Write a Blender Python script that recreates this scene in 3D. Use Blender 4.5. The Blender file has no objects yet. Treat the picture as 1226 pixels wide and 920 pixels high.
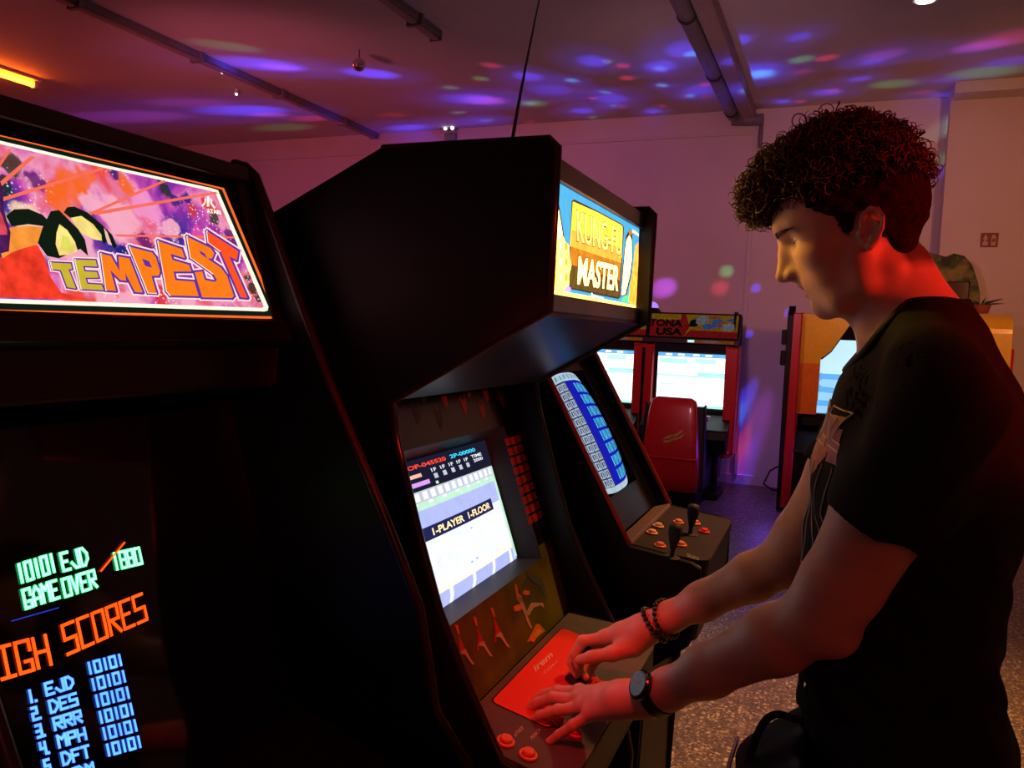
import bpy, math, random
import numpy as np
from mathutils import Vector, Matrix
from mathutils.bvhtree import BVHTree
from mathutils.geometry import tessellate_polygon
random.seed(7); RNG = np.random.default_rng(11)
SC = bpy.context.scene
COL = SC.collection
PI = math.pi

# ------------------------------------------------------------------ camera
F = 950.0; CX, CY, H = 613.0, 460.0, 1.5
def nv(v):
    v = np.array(v, float); return v / np.linalg.norm(v)
_c = nv([(1003 - CX) / F, -(410 - CY) / F, 1]); _u = np.array([.04, .999, 0]); _u[2] = -(_u @ _c) / _c[2]; _u = nv(_u)
_r = nv(np.cross(_c, _u)); _r = -_r if _r[0] < 0 else _r
M3 = np.array([_r, _c, _u]); O3 = np.array([0, 0, H])
def ray(x, y): return M3 @ np.array([(x - CX) / F, -(y - CY) / F, 1.0])
def at(x, y, ax, val):
    d = ray(x, y); t = (val - O3[ax]) / d[ax]; return O3 + t * d
def atX(x, y, v): return at(x, y, 0, v)
def atY(x, y, v): return at(x, y, 1, v)
def atZ(x, y, v): return at(x, y, 2, v)
def onplane(x, y, p, nn):
    d = ray(x, y); t = ((np.array(p, float) - O3) @ nn) / (d @ nn); return O3 + t * d
cam = bpy.data.cameras.new('camera'); camo = bpy.data.objects.new('camera', cam); COL.objects.link(camo)
cam.sensor_width = 36; cam.lens = F / 1226 * 36; cam.clip_start = .02
mw = Matrix.Identity(4)
for i in range(3):
    mw[i][0] = M3[i][0]; mw[i][1] = M3[i][1]; mw[i][2] = -M3[i][2]; mw[i][3] = O3[i]
camo.matrix_world = mw
SC.camera = camo
SC.view_settings.view_transform = 'Standard'; SC.view_settings.look = 'None'
SC.view_settings.gamma = 1; SC.view_settings.use_curve_mapping = False
SC.view_settings.exposure = 0.0
SC.cycles.use_denoising = True
SC.cycles.max_bounces = 6; SC.cycles.diffuse_bounces = 3; SC.cycles.glossy_bounces = 3; SC.cycles.transmission_bounces = 4
SC.cycles.sample_clamp_indirect = 4.0
w = bpy.data.worlds.new('world'); SC.world = w; w.use_nodes = True
w.node_tree.nodes['Background'].inputs[0].default_value = (.02, .012, .02, 1); w.node_tree.nodes['Background'].inputs[1].default_value = .3

# ------------------------------------------------------------------ materials
def mat(name, col, rough=.6, metal=0, var=.12, scale=25., bump=0., bscale=80., emis=None, strength=0., spec=None, coat=0, sss=0):
    m = bpy.data.materials.new(name); m.use_nodes = True
    nt = m.node_tree; b = nt.nodes['Principled BSDF']
    b.inputs['Roughness'].default_value = rough; b.inputs['Metallic'].default_value = metal
    if spec is not None: b.inputs['Specular IOR Level'].default_value = spec
    if coat: b.inputs['Coat Weight'].default_value = coat; b.inputs['Coat Roughness'].default_value = .08
    if sss:
        b.inputs['Subsurface Weight'].default_value = sss; b.inputs['Subsurface Radius'].default_value = (1, .3, .15); b.inputs['Subsurface Scale'].default_value = .008
    tc = nt.nodes.new('ShaderNodeTexCoord'); nz = nt.nodes.new('ShaderNodeTexNoise'); nz.inputs['Scale'].default_value = scale; nz.inputs['Detail'].default_value = 3
    nt.links.new(tc.outputs['Object'], nz.inputs['Vector'])
    cr = nt.nodes.new('ShaderNodeValToRGB')
    a = [max(0, c * (1 - var)) for c in col]; z = [min(1, c * (1 + var)) for c in col]
    cr.color_ramp.elements[0].position = .3; cr.color_ramp.elements[1].position = .7
    cr.color_ramp.elements[0].color = (*a, 1); cr.color_ramp.elements[1].color = (*z, 1)
    nt.links.new(nz.outputs[0], cr.inputs[0]); nt.links.new(cr.outputs[0], b.inputs['Base Color'])
    if bump:
        n2 = nt.nodes.new('ShaderNodeTexNoise'); n2.inputs['Scale'].default_value = bscale; n2.inputs['Detail'].default_value = 4
        bp = nt.nodes.new('ShaderNodeBump'); bp.inputs['Strength'].default_value = bump; bp.inputs['Distance'].default_value = .002
        nt.links.new(tc.outputs['Object'], n2.inputs['Vector']); nt.links.new(n2.outputs[0], bp.inputs['Height']); nt.links.new(bp.outputs[0], b.inputs['Normal'])
    if emis:
        b.inputs['Emission Color'].default_value = (*emis, 1); b.inputs['Emission Strength'].default_value = strength
    return m
def emit(name, col, strength, var=.1, scale=30.):
    """a self-lit surface behind glass: colour wobbles a little with a noise"""
    m = bpy.data.materials.new(name); m.use_nodes = True; nt = m.node_tree
    for n in list(nt.nodes): nt.nodes.remove(n)
    o = nt.nodes.new('ShaderNodeOutputMaterial'); e = nt.nodes.new('ShaderNodeEmission'); e.inputs['Strength'].default_value = strength
    tc = nt.nodes.new('ShaderNodeTexCoord'); nz = nt.nodes.new('ShaderNodeTexNoise'); nz.inputs['Scale'].default_value = scale
    cr = nt.nodes.new('ShaderNodeValToRGB'); cr.color_ramp.elements[0].position = .3; cr.color_ramp.elements[1].position = .7
    cr.color_ramp.elements[0].color = (*[c * (1 - var) for c in col], 1); cr.color_ramp.elements[1].color = (*[c * (1 + var) for c in col], 1)
    nt.links.new(tc.outputs['Object'], nz.inputs['Vector']); nt.links.new(nz.outputs[0], cr.inputs[0]); nt.links.new(cr.outputs[0], e.inputs['Color']); nt.links.new(e.outputs[0], o.inputs['Surface'])
    return m

# ------------------------------------------------------------------ mesh builder
class MB:
    def __init__(s): s.v = []; s.f = []; s.mi = []; s.mats = []
    def m(s, mt):
        if mt not in s.mats: s.mats.append(mt)
        return s.mats.index(mt)
    def add(s, vs, fs, mt):
        k = len(s.v); i = s.m(mt); s.v += [tuple(map(float, q)) for q in vs]
        for f in fs: s.f.append(tuple(k + j for j in f)); s.mi.append(i)
        return s
    def hexa(s, P8, mt):   # P8: bottom 4 ccw, top 4
        return s.add(P8, [(3, 2, 1, 0), (4, 5, 6, 7), (0, 1, 5, 4), (1, 2, 6, 5), (2, 3, 7, 6), (3, 0, 4, 7)], mt)
    def box(s, lo, hi, mt):
        x0, y0, z0 = lo; x1, y1, z1 = hi
        return s.hexa([(x0, y0, z0), (x1, y0, z0), (x1, y1, z0), (x0, y1, z0), (x0, y0, z1), (x1, y0, z1), (x1, y1, z1), (x0, y1, z1)], mt)
    def prism(s, poly, fr, t0, t1, mt):
        """poly: 2D outline; fr(a,b,t) -> 3D; extruded from t0 to t1"""
        n = len(poly); A = [fr(a, b, t0) for a, b in poly]; B = [fr(a, b, t1) for a, b in poly]
        tri = tessellate_polygon([[Vector((a, b, 0)) for a, b in poly]])
        fs = [tuple(t) for t in tri] + [tuple(n + j for j in reversed(t)) for t in tri]
        fs += [(i, (i + 1) % n, n + (i + 1) % n, n + i) for i in range(n)]
        return s.add(A + B, fs, mt)
    def flat(s, poly, fr, t, mt, holes=()):
        loops = [list(poly)] + [list(h) for h in holes]; allp = [p for l in loops for p in l]
        tri = tessellate_polygon([[Vector((a, b, 0)) for a, b in l] for l in loops])
        return s.add([fr(a, b, t) for a, b in allp], [tuple(t_) for t_ in tri], mt)
    def tube(s, pts, rad, mt, n=10, cap=True, closed=False):
        pts = [np.array(p, float) for p in pts]; m = len(pts)
        rads = rad if hasattr(rad, '__len__') else [rad] * m
        T = []
        for i in range(m):
            a = pts[(i - 1) % m] if (i > 0 or closed) else pts[i]; b = pts[(i + 1) % m] if (i < m - 1 or closed) else pts[i]
            T.append(nv(b - a + 1e-12))
        ref = np.array([0, 0, 1.0]) if abs(T[0][2]) < .9 else np.array([1.0, 0, 0])
        N = nv(np.cross(T[0], ref)); vs = []
        for i in range(m):
            N = nv(N - T[i] * (N @ T[i])); B = np.cross(T[i], N)
            for k in range(n):
                a = 2 * PI * k / n; vs.append(pts[i] + rads[i] * (math.cos(a) * N + math.sin(a) * B))
        fs = []
        for i in range(m if closed else m - 1):
            j = (i + 1) % m
            for k in range(n): fs.append((i * n + k, i * n + (k + 1) % n, j * n + (k + 1) % n, j * n + k))
        if cap and not closed: fs += [tuple(reversed(range(n))), tuple((m - 1) * n + k for k in range(n))]
        return s.add(vs, fs, mt)
    def lathe(s, c, axis, prof, mt, n=24):
        """prof: (distance along axis, radius)"""
        ax = nv(axis); ref = np.array([0, 0, 1.0]) if abs(ax[2]) < .9 else np.array([1.0, 0, 0])
        N = nv(np.cross(ax, ref)); B = np.cross(ax, N); c = np.array(c, float); vs = []
        for h, r in prof:
            for k in range(n):
                a = 2 * PI * k / n; vs.append(c + ax * h + max(r, 1e-5) * (math.cos(a) * N + math.sin(a) * B))
        fs = [(i * n + k, i * n + (k + 1) % n, (i + 1) * n + (k + 1) % n, (i + 1) * n + k) for i in range(len(prof) - 1) for k in range(n)]
        fs += [tuple(reversed(range(n))), tuple((len(prof) - 1) * n + k for k in range(n))]
        return s.add(vs, fs, mt)
    def build(s, name, parent=None, smooth=False, bevel=0., bseg=2):
        me = bpy.data.meshes.new(name); me.from_pydata(s.v, [], s.f)
        for m_ in s.mats: me.materials.append(m_)
        me.polygons.foreach_set('material_index', s.mi)
        if smooth: me.polygons.foreach_set('use_smooth', [True] * len(me.polygons))
        me.update(); o = bpy.data.objects.new(name, me); COL.objects.link(o)
        if parent is not None: put_under(o, parent)
        if bevel:
            b = o.modifiers.new('bevel', 'BEVEL'); b.width = bevel; b.segments = bseg; b.limit_method = 'ANGLE'; b.angle_limit = math.radians(40)
        return o
def world_of(o):
    m = Matrix.Translation(o.location) @ o.rotation_euler.to_matrix().to_4x4()
    return world_of(o.parent) @ o.matrix_parent_inverse @ m if o.parent else m
def put_under(o, p):
    o.parent = p; o.matrix_parent_inverse = world_of(p).inverted()
def tag(o, label, cat, group=None, kind=None):
    o['label'] = label; o['category'] = cat
    if group: o['group'] = group
    if kind: o['kind'] = kind
    return o
def thing(name, label, cat, loc, group=None):
    o = bpy.data.objects.new(name, None); COL.objects.link(o); o.location = tuple(map(float, loc)); o.empty_display_size = .05
    return tag(o, label, cat, group)
def struct(o): o['kind'] = 'structure'; return o
def lab(o, t): o['label'] = t; return o

def text_tris(s, size=1.0, bold=0.0, font_shear=0., spacing=1.0):
    """the default font as flat 2D triangles"""
    c = bpy.data.curves.new('t', 'FONT'); c.body = s; c.size = size; c.offset = bold; c.shear = font_shear; c.space_character = spacing
    o = bpy.data.objects.new('t', c); COL.objects.link(o)
    dg = bpy.context.evaluated_depsgraph_get(); me = o.evaluated_get(dg).to_mesh()
    v = [(q.co.x, q.co.y) for q in me.vertices]; f = [tuple(p.vertices) for p in me.polygons]
    o.evaluated_get(dg).to_mesh_clear(); bpy.data.objects.remove(o); bpy.data.curves.remove(c)
    return v, f
def put_text(mb, s, fr, box, t, mt, bold=0.0, shear=0., spacing=1.0, warp=None):
    """fit the text s into box=(a0,b0,a1,b1) of the frame fr(a,b,t)"""
    v, f = text_tris(s, 1.0, bold, shear, spacing); xs = [q[0] for q in v]; ys = [q[1] for q in v]
    sx = (box[2] - box[0]) / (max(xs) - min(xs)); sy = (box[3] - box[1]) / (max(ys) - min(ys))
    P = [(box[0] + (x - min(xs)) * sx, box[1] + (y - min(ys)) * sy) for x, y in v]
    if warp: P = [warp(a, b) for a, b in P]
    mb.add([fr(a, b, t) for a, b in P], f, mt)
GL = {  # a vector-monitor stroke alphabet on a 4 x 6 grid
 '0': ['0,0 4,0 4,6 0,6 0,0'], '1': ['2,0 2,6'], '2': ['0,6 4,6 4,3 0,3 0,0 4,0'], '3': ['0,6 4,6 4,0 0,0', '0,3 4,3'], '4': ['0,6 0,3 4,3', '4,6 4,0'],
 '5': ['4,6 0,6 0,3 4,3 4,0 0,0'], '6': ['4,6 0,6 0,0 4,0 4,3 0,3'], '7': ['0,6 4,6 4,0'], '8': ['0,0 4,0 4,6 0,6 0,0', '0,3 4,3'], '9': ['4,0 4,6 0,6 0,3 4,3'],
 'A': ['0,0 0,4 2,6 4,4 4,0', '0,2 4,2'], 'B': ['0,0 0,6 3,6 4,5 4,4 3,3 0,3', '3,3 4,2 4,1 3,0 0,0'], 'C': ['4,0 0,0 0,6 4,6'], 'D': ['0,0 0,6 2,6 4,4 4,2 2,0 0,0'],
 'E': ['4,0 0,0 0,6 4,6', '0,3 3,3'], 'F': ['0,0 0,6 4,6', '0,3 3,3'], 'G': ['4,4 4,6 0,6 0,0 4,0 4,2 2,2'], 'H': ['0,0 0,6', '4,0 4,6', '0,3 4,3'], 'I': ['0,0 4,0', '0,6 4,6', '2,0 2,6'],
 'J': ['0,2 2,0 4,0 4,6'], 'L': ['0,6 0,0 4,0'], 'M': ['0,0 0,6 2,4 4,6 4,0'], 'N': ['0,0 0,6 4,0 4,6'], 'O': ['0,0 0,6 4,6 4,0 0,0'], 'P': ['0,0 0,6 4,6 4,3 0,3'],
 'R': ['0,0 0,6 4,6 4,3 0,3', '1,3 4,0'], 'S': ['0,0 4,0 4,3 0,3 0,6 4,6'], 'T': ['2,0 2,6', '0,6 4,6'], 'U': ['0,6 0,0 4,0 4,6'], 'V': ['0,6 2,0 4,6'], 'X': ['0,0 4,6', '0,6 4,0'],
 'Y': ['2,0 2,4 0,6', '2,4 4,6'], 'Z': ['0,6 4,6 0,0 4,0'], '.': ['0,0 .6,0'], '-': ['0,3 4,3'], ' ': [], '/': ['0,0 4,6'], '=': ['0,2 4,2', '0,4 4,4']}
def stroke(mb, pts, fr, wd, t, mt):
    """a flat ribbon with extended ends"""
    for (a0, b0), (a1, b1) in zip(pts[:-1], pts[1:]):
        dx, dy = a1 - a0, b1 - b0; l = math.hypot(dx, dy) or 1e-9; dx /= l; dy /= l; h = wd / 2
        a0e, b0e, a1e, b1e = a0 - dx * h * .8, b0 - dy * h * .8, a1 + dx * h * .8, b1 + dy * h * .8
        q = [(a0e - dy * h, b0e + dx * h), (a0e + dy * h, b0e - dx * h), (a1e + dy * h, b1e - dx * h), (a1e - dy * h, b1e + dx * h)]
        mb.add([fr(a, b, t) for a, b in q], [(0, 1, 2, 3)], mt)
def vec_text(mb, s, fr, a, b, cw, chh, wd, t, mt, gap=.35):
    for ch in s:
        for st in GL.get(ch, []):
            pts = [tuple(map(float, q.split(','))) for q in st.split()]
            stroke(mb, [(a + x / 4 * cw, b + y / 6 * chh) for x, y in pts], fr, wd, t, mt)
        a += cw * (1 + gap) if ch != '.' else cw * .6
    return a
# ------------------------------------------------------------------ signed distance modelling (one continuous surface per body)
def smin(a, b, k):
    h = np.maximum(k - np.abs(a - b), 0) / k; return np.minimum(a, b) - h * h * k * .25
def smax(a, b, k): return -smin(-a, -b, k)
def s_cone(P, a, b, ra, rb):
    a = np.asarray(a, np.float32); b = np.asarray(b, np.float32); ab = b - a; L2 = float(ab @ ab) + 1e-12
    q = P - a; t = np.clip(q @ ab / L2, 0, 1); d = q - t[:, None] * ab
    return np.sqrt((d * d).sum(1)) - (ra + (rb - ra) * t)
def s_ell(P, c, r, R=None):
    q = P - np.asarray(c, np.float32)
    if R is not None: q = q @ R.T.astype(np.float32)
    r = np.asarray(r, np.float32); k0 = np.sqrt(((q / r) ** 2).sum(1)); k1 = np.sqrt(((q / (r * r)) ** 2).sum(1)) + 1e-9
    return k0 * (k0 - 1) / k1
def s_sph(P, c, r): q = P - np.asarray(c, np.float32); return np.sqrt((q * q).sum(1)) - r
def s_chain(P, pts, rads, k=None):
    d = s_cone(P, pts[0], pts[1], rads[0], rads[1])
    for i in range(1, len(pts) - 1):
        e = s_cone(P, pts[i], pts[i + 1], rads[i], rads[i + 1]); d = np.minimum(d, e) if k is None else smin(d, e, k)
    return d
def surface_nets(f, lo, hi, h, B=8, slack=1.0):
    lo = np.array(lo, float); hi = np.array(hi, float); nb = np.ceil((hi - lo) / (h * B)).astype(int)
    bi = np.stack(np.meshgrid(*[np.arange(k) for k in nb], indexing='ij'), -1).reshape(-1, 3)
    cen = (lo + (bi + .5) * B * h).astype(np.float32); keep = []
    for i in range(0, len(cen), 200000):
        d = f(cen[i:i + 200000]); keep.append(np.abs(d) < B * h * .866 * 1.25 * slack + .004)
    bi = bi[np.concatenate(keep)]
    N = B + 1; loc = np.stack(np.meshgrid(*[np.arange(N)] * 3, indexing='ij'), -1).reshape(-1, 3)
    dims = nb * B + 2; keys = []; poss = []; flips = []
    edges = [(0, 1), (2, 3), (4, 5), (6, 7), (0, 2), (1, 3), (4, 6), (5, 7), (0, 4), (1, 5), (2, 6), (3, 7)]
    off = np.array([[i & 1, (i >> 1) & 1, (i >> 2) & 1] for i in range(8)])
    for s in range(0, len(bi), 400):
        b = bi[s:s + 400]; g = b[:, None, :] * B + loc[None]; P = (lo + g * h).astype(np.float32).reshape(-1, 3)
        V = f(P).reshape(len(b), N, N, N)
        C = np.stack([V[:, o[0]:o[0] + B, o[1]:o[1] + B, o[2]:o[2] + B] for o in off], -1).reshape(-1, 8)
        neg = C < 0; act = neg.any(1) & ~neg.all(1)
        gi = (b[:, None, :] * B + np.stack(np.meshgrid(*[np.arange(B)] * 3, indexing='ij'), -1).reshape(1, -1, 3)).reshape(-1, 3)
        C = C[act]; gi = gi[act]; ng = C < 0; acc = np.zeros((len(C), 3)); cnt = np.zeros(len(C))
        for a, c in edges:
            m = ng[:, a] != ng[:, c]; t = C[:, a] / (C[:, a] - C[:, c] + 1e-20); t = np.where(m, t, 0)
            p = off[a] + t[:, None] * (off[c] - off[a]); acc += np.where(m[:, None], p, 0); cnt += m
        poss.append(lo + (gi + acc / cnt[:, None]) * h); keys.append((gi[:, 0] * dims[1] + gi[:, 1]) * dims[2] + gi[:, 2])
        flips.append(np.stack([ng[:, 0], ng[:, 1], ng[:, 2], ng[:, 4]], 1))
    K = np.concatenate(keys); Pp = np.concatenate(poss); Fl = np.concatenate(flips)
    o = np.argsort(K); K = K[o]; Pp = Pp[o]; Fl = Fl[o]
    st = [dims[1] * dims[2], dims[2], 1]; quads = []
    for ax in range(3):
        b, c = (ax + 1) % 3, (ax + 2) % 3; m = Fl[:, 0] != Fl[:, ax + 1]; k = K[m]; s0 = Fl[m, 0]
        idx = []
        ok = np.ones(len(k), bool)
        for dk in (0, st[b], st[b] + st[c], st[c]):
            j = np.searchsorted(K, k - dk); j = np.minimum(j, len(K) - 1); ok &= K[j] == k - dk; idx.append(j)
        q = np.stack(idx, 1); q = np.where(s0[:, None], q, q[:, ::-1])[ok]; quads.append(q)
    Qd = np.concatenate(quads); a, b, c = Pp[Qd[:, 0]], Pp[Qd[:, 1]], Pp[Qd[:, 2]]
    if (a * np.cross(b, c)).sum() < 0: Qd = Qd[:, ::-1].copy()
    return Pp, Qd
def np_mesh(name, V, Q, mats, parent=None, smooth=True):
    me = bpy.data.meshes.new(name); me.vertices.add(len(V)); me.vertices.foreach_set('co', np.asarray(V, np.float32).ravel())
    k = Q.shape[1]; me.loops.add(len(Q) * k); me.loops.foreach_set('vertex_index', Q.astype(np.int32).ravel())
    me.polygons.add(len(Q)); me.polygons.foreach_set('loop_start', np.arange(0, len(Q) * k, k, dtype=np.int32))
    try: me.polygons.foreach_set('loop_total', np.full(len(Q), k, np.int32))
    except Exception: pass
    for m in mats: me.materials.append(m)
    me.update(calc_edges=True)
    if smooth: me.polygons.foreach_set('use_smooth', np.ones(len(Q), bool))
    o = bpy.data.objects.new(name, me); COL.objects.link(o)
    if parent is not None: put_under(o, parent)
    return o
def relax(V, Q, n=1, lam=.5):
    """a few Laplacian steps take out the grid's stepping"""
    for _ in range(n):
        S = np.zeros_like(V); c = np.zeros(len(V))
        for a, b in ((0, 1), (1, 2), (2, 3), (3, 0)):
            for x, y in ((a, b), (b, a)):
                for d in range(3): S[:, d] += np.bincount(Q[:, x], V[Q[:, y], d], len(V))
                c += np.bincount(Q[:, x], minlength=len(V))
        V = V + lam * (S / np.maximum(c, 1)[:, None] - V)
    return V
# ------------------------------------------------------------------ the room
YB = 8.42; ZC = 3.80; XL, XR, YF = -9.6, 3.6, -3.2
M_wall = mat('painted_wall', (.66, .60, .60), .75, var=.05, scale=1.5, bump=.25, bscale=60)
M_ceil = mat('ceiling_paint', (.60, .55, .55), .8, var=.05, scale=1.2, bump=.3, bscale=50)
M_trim = mat('trim_paint', (.62, .58, .58), .5, var=.04)
M_grey = mat('galvanised_grey', (.20, .19, .21), .5, metal=.2, var=.1, scale=12)
M_brownduct = mat('boxed_duct_paint', (.34, .25, .22), .6, var=.08)
M_white = mat('white_plastic', (.75, .74, .72), .4, var=.03)
M_blk = mat('black_laminate', (.006, .0055, .006), .45, var=.15, spec=.22, bump=.06, bscale=400)
M_blkgloss = mat('black_gloss', (.006, .006, .008), .12, var=.1, spec=.5)
M_rubber = mat('black_rubber', (.015, .015, .016), .7)
M_chrome = mat('chrome', (.6, .6, .62), .18, metal=1, var=.03)

def terrazzo():
    m = bpy.data.materials.new('terrazzo_floor'); m.use_nodes = True; nt = m.node_tree; b = nt.nodes['Principled BSDF']
    L = nt.links.new; N = nt.nodes.new
    tc = N('ShaderNodeTexCoord'); v1 = N('ShaderNodeTexVoronoi'); v1.inputs['Scale'].default_value = 55; v1.inputs['Randomness'].default_value = 1
    v2 = N('ShaderNodeTexVoronoi'); v2.inputs['Scale'].default_value = 120
    L(tc.outputs['Object'], v1.inputs['Vector']); L(tc.outputs['Object'], v2.inputs['Vector'])
    c1 = N('ShaderNodeValToRGB'); c2 = N('ShaderNodeValToRGB')
    s1 = N('ShaderNodeSeparateColor'); L(v1.outputs['Color'], s1.inputs[0]); L(s1.outputs[0], c1.inputs[0])
    s2 = N('ShaderNodeSeparateColor'); L(v2.outputs['Color'], s2.inputs[0]); L(s2.outputs[1], c2.inputs[0])
    for cr, cols in ((c1, [(.0, (.06, .045, .035)), (.35, (.16, .12, .09)), (.6, (.30, .25, .20)), (.85, (.60, .54, .46))]), (c2, [(.0, (.10, .075, .055)), (.6, (.2, .16, .12)), (.9, (.55, .50, .42))])):
        cr.color_ramp.interpolation = 'CONSTANT'
        e = cr.color_ramp.elements; e[0].position, e[0].color = cols[0][0], (*cols[0][1], 1); e[1].position, e[1].color = cols[1][0], (*cols[1][1], 1)
        for p, c in cols[2:]: q = e.new(p); q.color = (*c, 1)
    mx = N('ShaderNodeMix'); mx.data_type = 'RGBA'; L(v1.outputs['Distance'], mx.inputs[0]); L(c1.outputs[0], mx.inputs[6]); L(c2.outputs[0], mx.inputs[7])
    mr = N('ShaderNodeMapRange'); mr.inputs[1].default_value = .25; mr.inputs[2].default_value = .55; L(v1.outputs['Distance'], mr.inputs[0]); L(mr.outputs[0], mx.inputs[0])
    br = N('ShaderNodeTexBrick'); br.offset = 0; br.inputs['Scale'].default_value = 1; br.inputs['Brick Width'].default_value = .5; br.inputs['Row Height'].default_value = .5; br.inputs['Mortar Size'].default_value = .002
    br.inputs['Color1'].default_value = (1, 1, 1, 1); br.inputs['Color2'].default_value = (.93, .93, .93, 1); br.inputs['Mortar'].default_value = (.45, .42, .4, 1)
    L(tc.outputs['Object'], br.inputs['Vector']); m2 = N('ShaderNodeMix'); m2.data_type = 'RGBA'; m2.blend_type = 'MULTIPLY'; m2.inputs[0].default_value = 1
    L(mx.outputs[2], m2.inputs[6]); L(br.outputs[0], m2.inputs[7]); L(m2.outputs[2], b.inputs['Base Color']); b.inputs['Roughness'].default_value = .42
    return m
M_floor = terrazzo()
def slab(name, lo, hi, m): return struct(MB().box(lo, hi, m).build(name))
slab('floor', (XL, YF, -.1), (XR, YB + .1, 0), M_floor)
slab('ceiling', (XL, YF, ZC), (XR, YB + .1, ZC + .1), M_ceil)
slab('wall_back', (XL, YB, 0), (XR, YB + .1, ZC), M_wall)
XJ = float(atY(1140, 103, 8.2)[0])
slab('wall_back_right', (XJ, 8.2, 0), (XR, YB, ZC), M_wall)
slab('wall_left', (XL - .1, YF, 0), (XL, YB + .1, ZC), M_wall)
slab('wall_right', (XR, YF, 0), (XR + .1, YB + .1, ZC), M_wall)
slab('wall_front', (XL, YF - .1, 0), (XR, YF, ZC), M_wall)
bb = MB(); bb.box((XL, YB - .015, 0), (XJ, YB, .1), M_trim); struct(bb.build('baseboard_back', bevel=.004))
bb = MB(); bb.box((XJ, 8.185, .015), (XR, 8.2, .12), M_trim); bb.box((XJ, 8.183, 0), (XR, 8.2, .03), M_blk); struct(bb.build('baseboard_right', bevel=.003))
# shallow raised seam on the back wall and the beam over the stepped-out wall
tr = MB(); xs = float(atY(897, 300, YB)[0]); tr.box((xs - .02, YB - .03, .1), (xs + .02, YB, 3.6), M_trim); struct(tr.build('trim_1', bevel=.005))
tr = MB(); tr.box((XJ, 7.95, 3.70), (XR, 8.2, ZC), M_trim); struct(tr.build('trim_2', bevel=.005))
tr = MB(); tr.box((XL, YB - .02, 3.55), (xs, YB, 3.58), M_trim); struct(tr.build('trim_3', bevel=.004))

# cable conduits under the ceiling
def conduit(x, y0, y1, label, clips, lamps):
    t = thing('cable_conduit', label, 'conduit', (x, y1, ZC), 'cable conduits along the ceiling')
    b = MB(); b.box((x - .045, y0, ZC - .055), (x + .045, y1, ZC), M_grey); b.box((x - .03, y0, ZC - .075), (x + .03, y1, ZC - .055), M_brownduct); b.build('channel', t, bevel=.006)
    for y in clips: MB().box((x - .065, y - .02, ZC - .085), (x + .065, y + .02, ZC), M_grey).build('clip', t, bevel=.004)
    MB().box((x - .05, y1 - .02, ZC - .08), (x + .05, y1, ZC), M_grey).build('end_cap', t, bevel=.004)
    return t
conduit(-5.33, -1, 8.36, 'long grey cable conduit on the ceiling above the two nearest cabinets', [4.3, 5.5, 6.6, 7.7], [])
conduit(-3.05, -1, 5.64, 'short grey cable conduit ending in the middle of the ceiling', [3.2, 5.3], [])
t = thing('ventilation_duct', 'boxed ventilation duct running along the ceiling to the back wall', 'duct', (-1.05, 8.3, ZC))
b = MB(); b.box((-1.03, -1, ZC - .12), (-.90, YB - .02, ZC), M_brownduct); b.build('boxing', t, bevel=.008)
b = MB(); b.tube([(-1.10, -1, ZC - .09), (-1.10, 3, ZC - .09), (-1.10, 8.25, ZC - .09)], .065, M_grey, 16); b.build('pipe', t, smooth=True)
b = MB(); b.tube([(-1.12, 8.32, ZC - .12), (-.96, 8.32, ZC - .13), (-.82, 8.32, ZC - .13)], .055, M_grey, 14); b.build('elbow', t, smooth=True)
b = MB(); b.tube([(-.84, 8.36, ZC - .15), (-.84, 8.36, 3.4)], .02, M_grey, 10); b.build('down_pipe', t, smooth=True)
for y in (2.9, 4.2, 5.6, 6.9, 8.05):
    b = MB(); b.tube([(-1.10, y, ZC - .09), (-1.10, y + .035, ZC - .09)], .072, M_rubber, 16); b.build('pipe_clamp', t, smooth=False)
# orange tube lamp on the ceiling, left
M_tube = emit('orange_tube_glow', (1.0, .11, .004), 42, var=.03)
t = thing('tube_lamp', 'glowing orange tube lamp on the ceiling at the far left', 'lamp', (-7.55, 5.0, ZC))
b = MB(); b.box((-7.61, 4.0, ZC - .03), (-7.49, 5.68, ZC), M_white); b.build('batten', t, bevel=.004)
b = MB(); b.tube([(-7.55, 4.06, ZC - .07), (-7.55, 5.0, ZC - .07), (-7.55, 5.62, ZC - .07)], .022, M_tube, 14); b.build('tube', t, smooth=True)
for y in (4.04, 5.64): MB().box((-7.58, y - .02, ZC - .1), (-7.52, y + .02, ZC - .03), M_white).build('holder', t, bevel=.004)
# small ceiling lamps
M_spotglow = emit('white_lamp_glow', (1, .95, .95), 9, var=.02)
def downlight(p, label, r, ring=False):
    t = thing('ceiling_lamp', label, 'lamp', (p[0], p[1], ZC))
    MB().lathe((p[0], p[1], ZC), (0, 0, -1), [(0, r * .9), (.03, r), (.045, r * .9)], M_white, 24).build('housing', t, smooth=False)
    MB().lathe((p[0], p[1], ZC - .045), (0, 0, -1), [(0, r * .7), (.006, r * .66), (.012, r * .4)], M_spotglow, 24).build('diffuser', t, smooth=True)
    return t
downlight(atZ(1108, -1, 3.76), 'round white lamp lit on the ceiling above the person', .085)
downlight(atZ(267, 87, 3.75), 'tiny white lamp lit beside the long ceiling conduit', .035)
downlight(atZ(283, 113, 3.75) , 'tiniest ceiling lamp below the long conduit', .018)
p = atZ(430, 74, 3.70)
t = thing('mirror_ball', 'small mirror ball hanging under the ceiling left of the black cord', 'mirror ball', (p[0], p[1], ZC))
MB().tube([(p[0], p[1], ZC), (p[0], p[1], 3.72)], .004, M_rubber, 6).build('hanger', t)
prof = [(.1 - .1 * math.cos(a), .1 * math.sin(a)) for a in np.linspace(.05, PI - .05, 12)]
MB().lathe((p[0], p[1], 3.73), (0, 0, -1), [(h * .55, r * .55) for h, r in prof], M_chrome, 20).build('ball', t)
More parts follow.
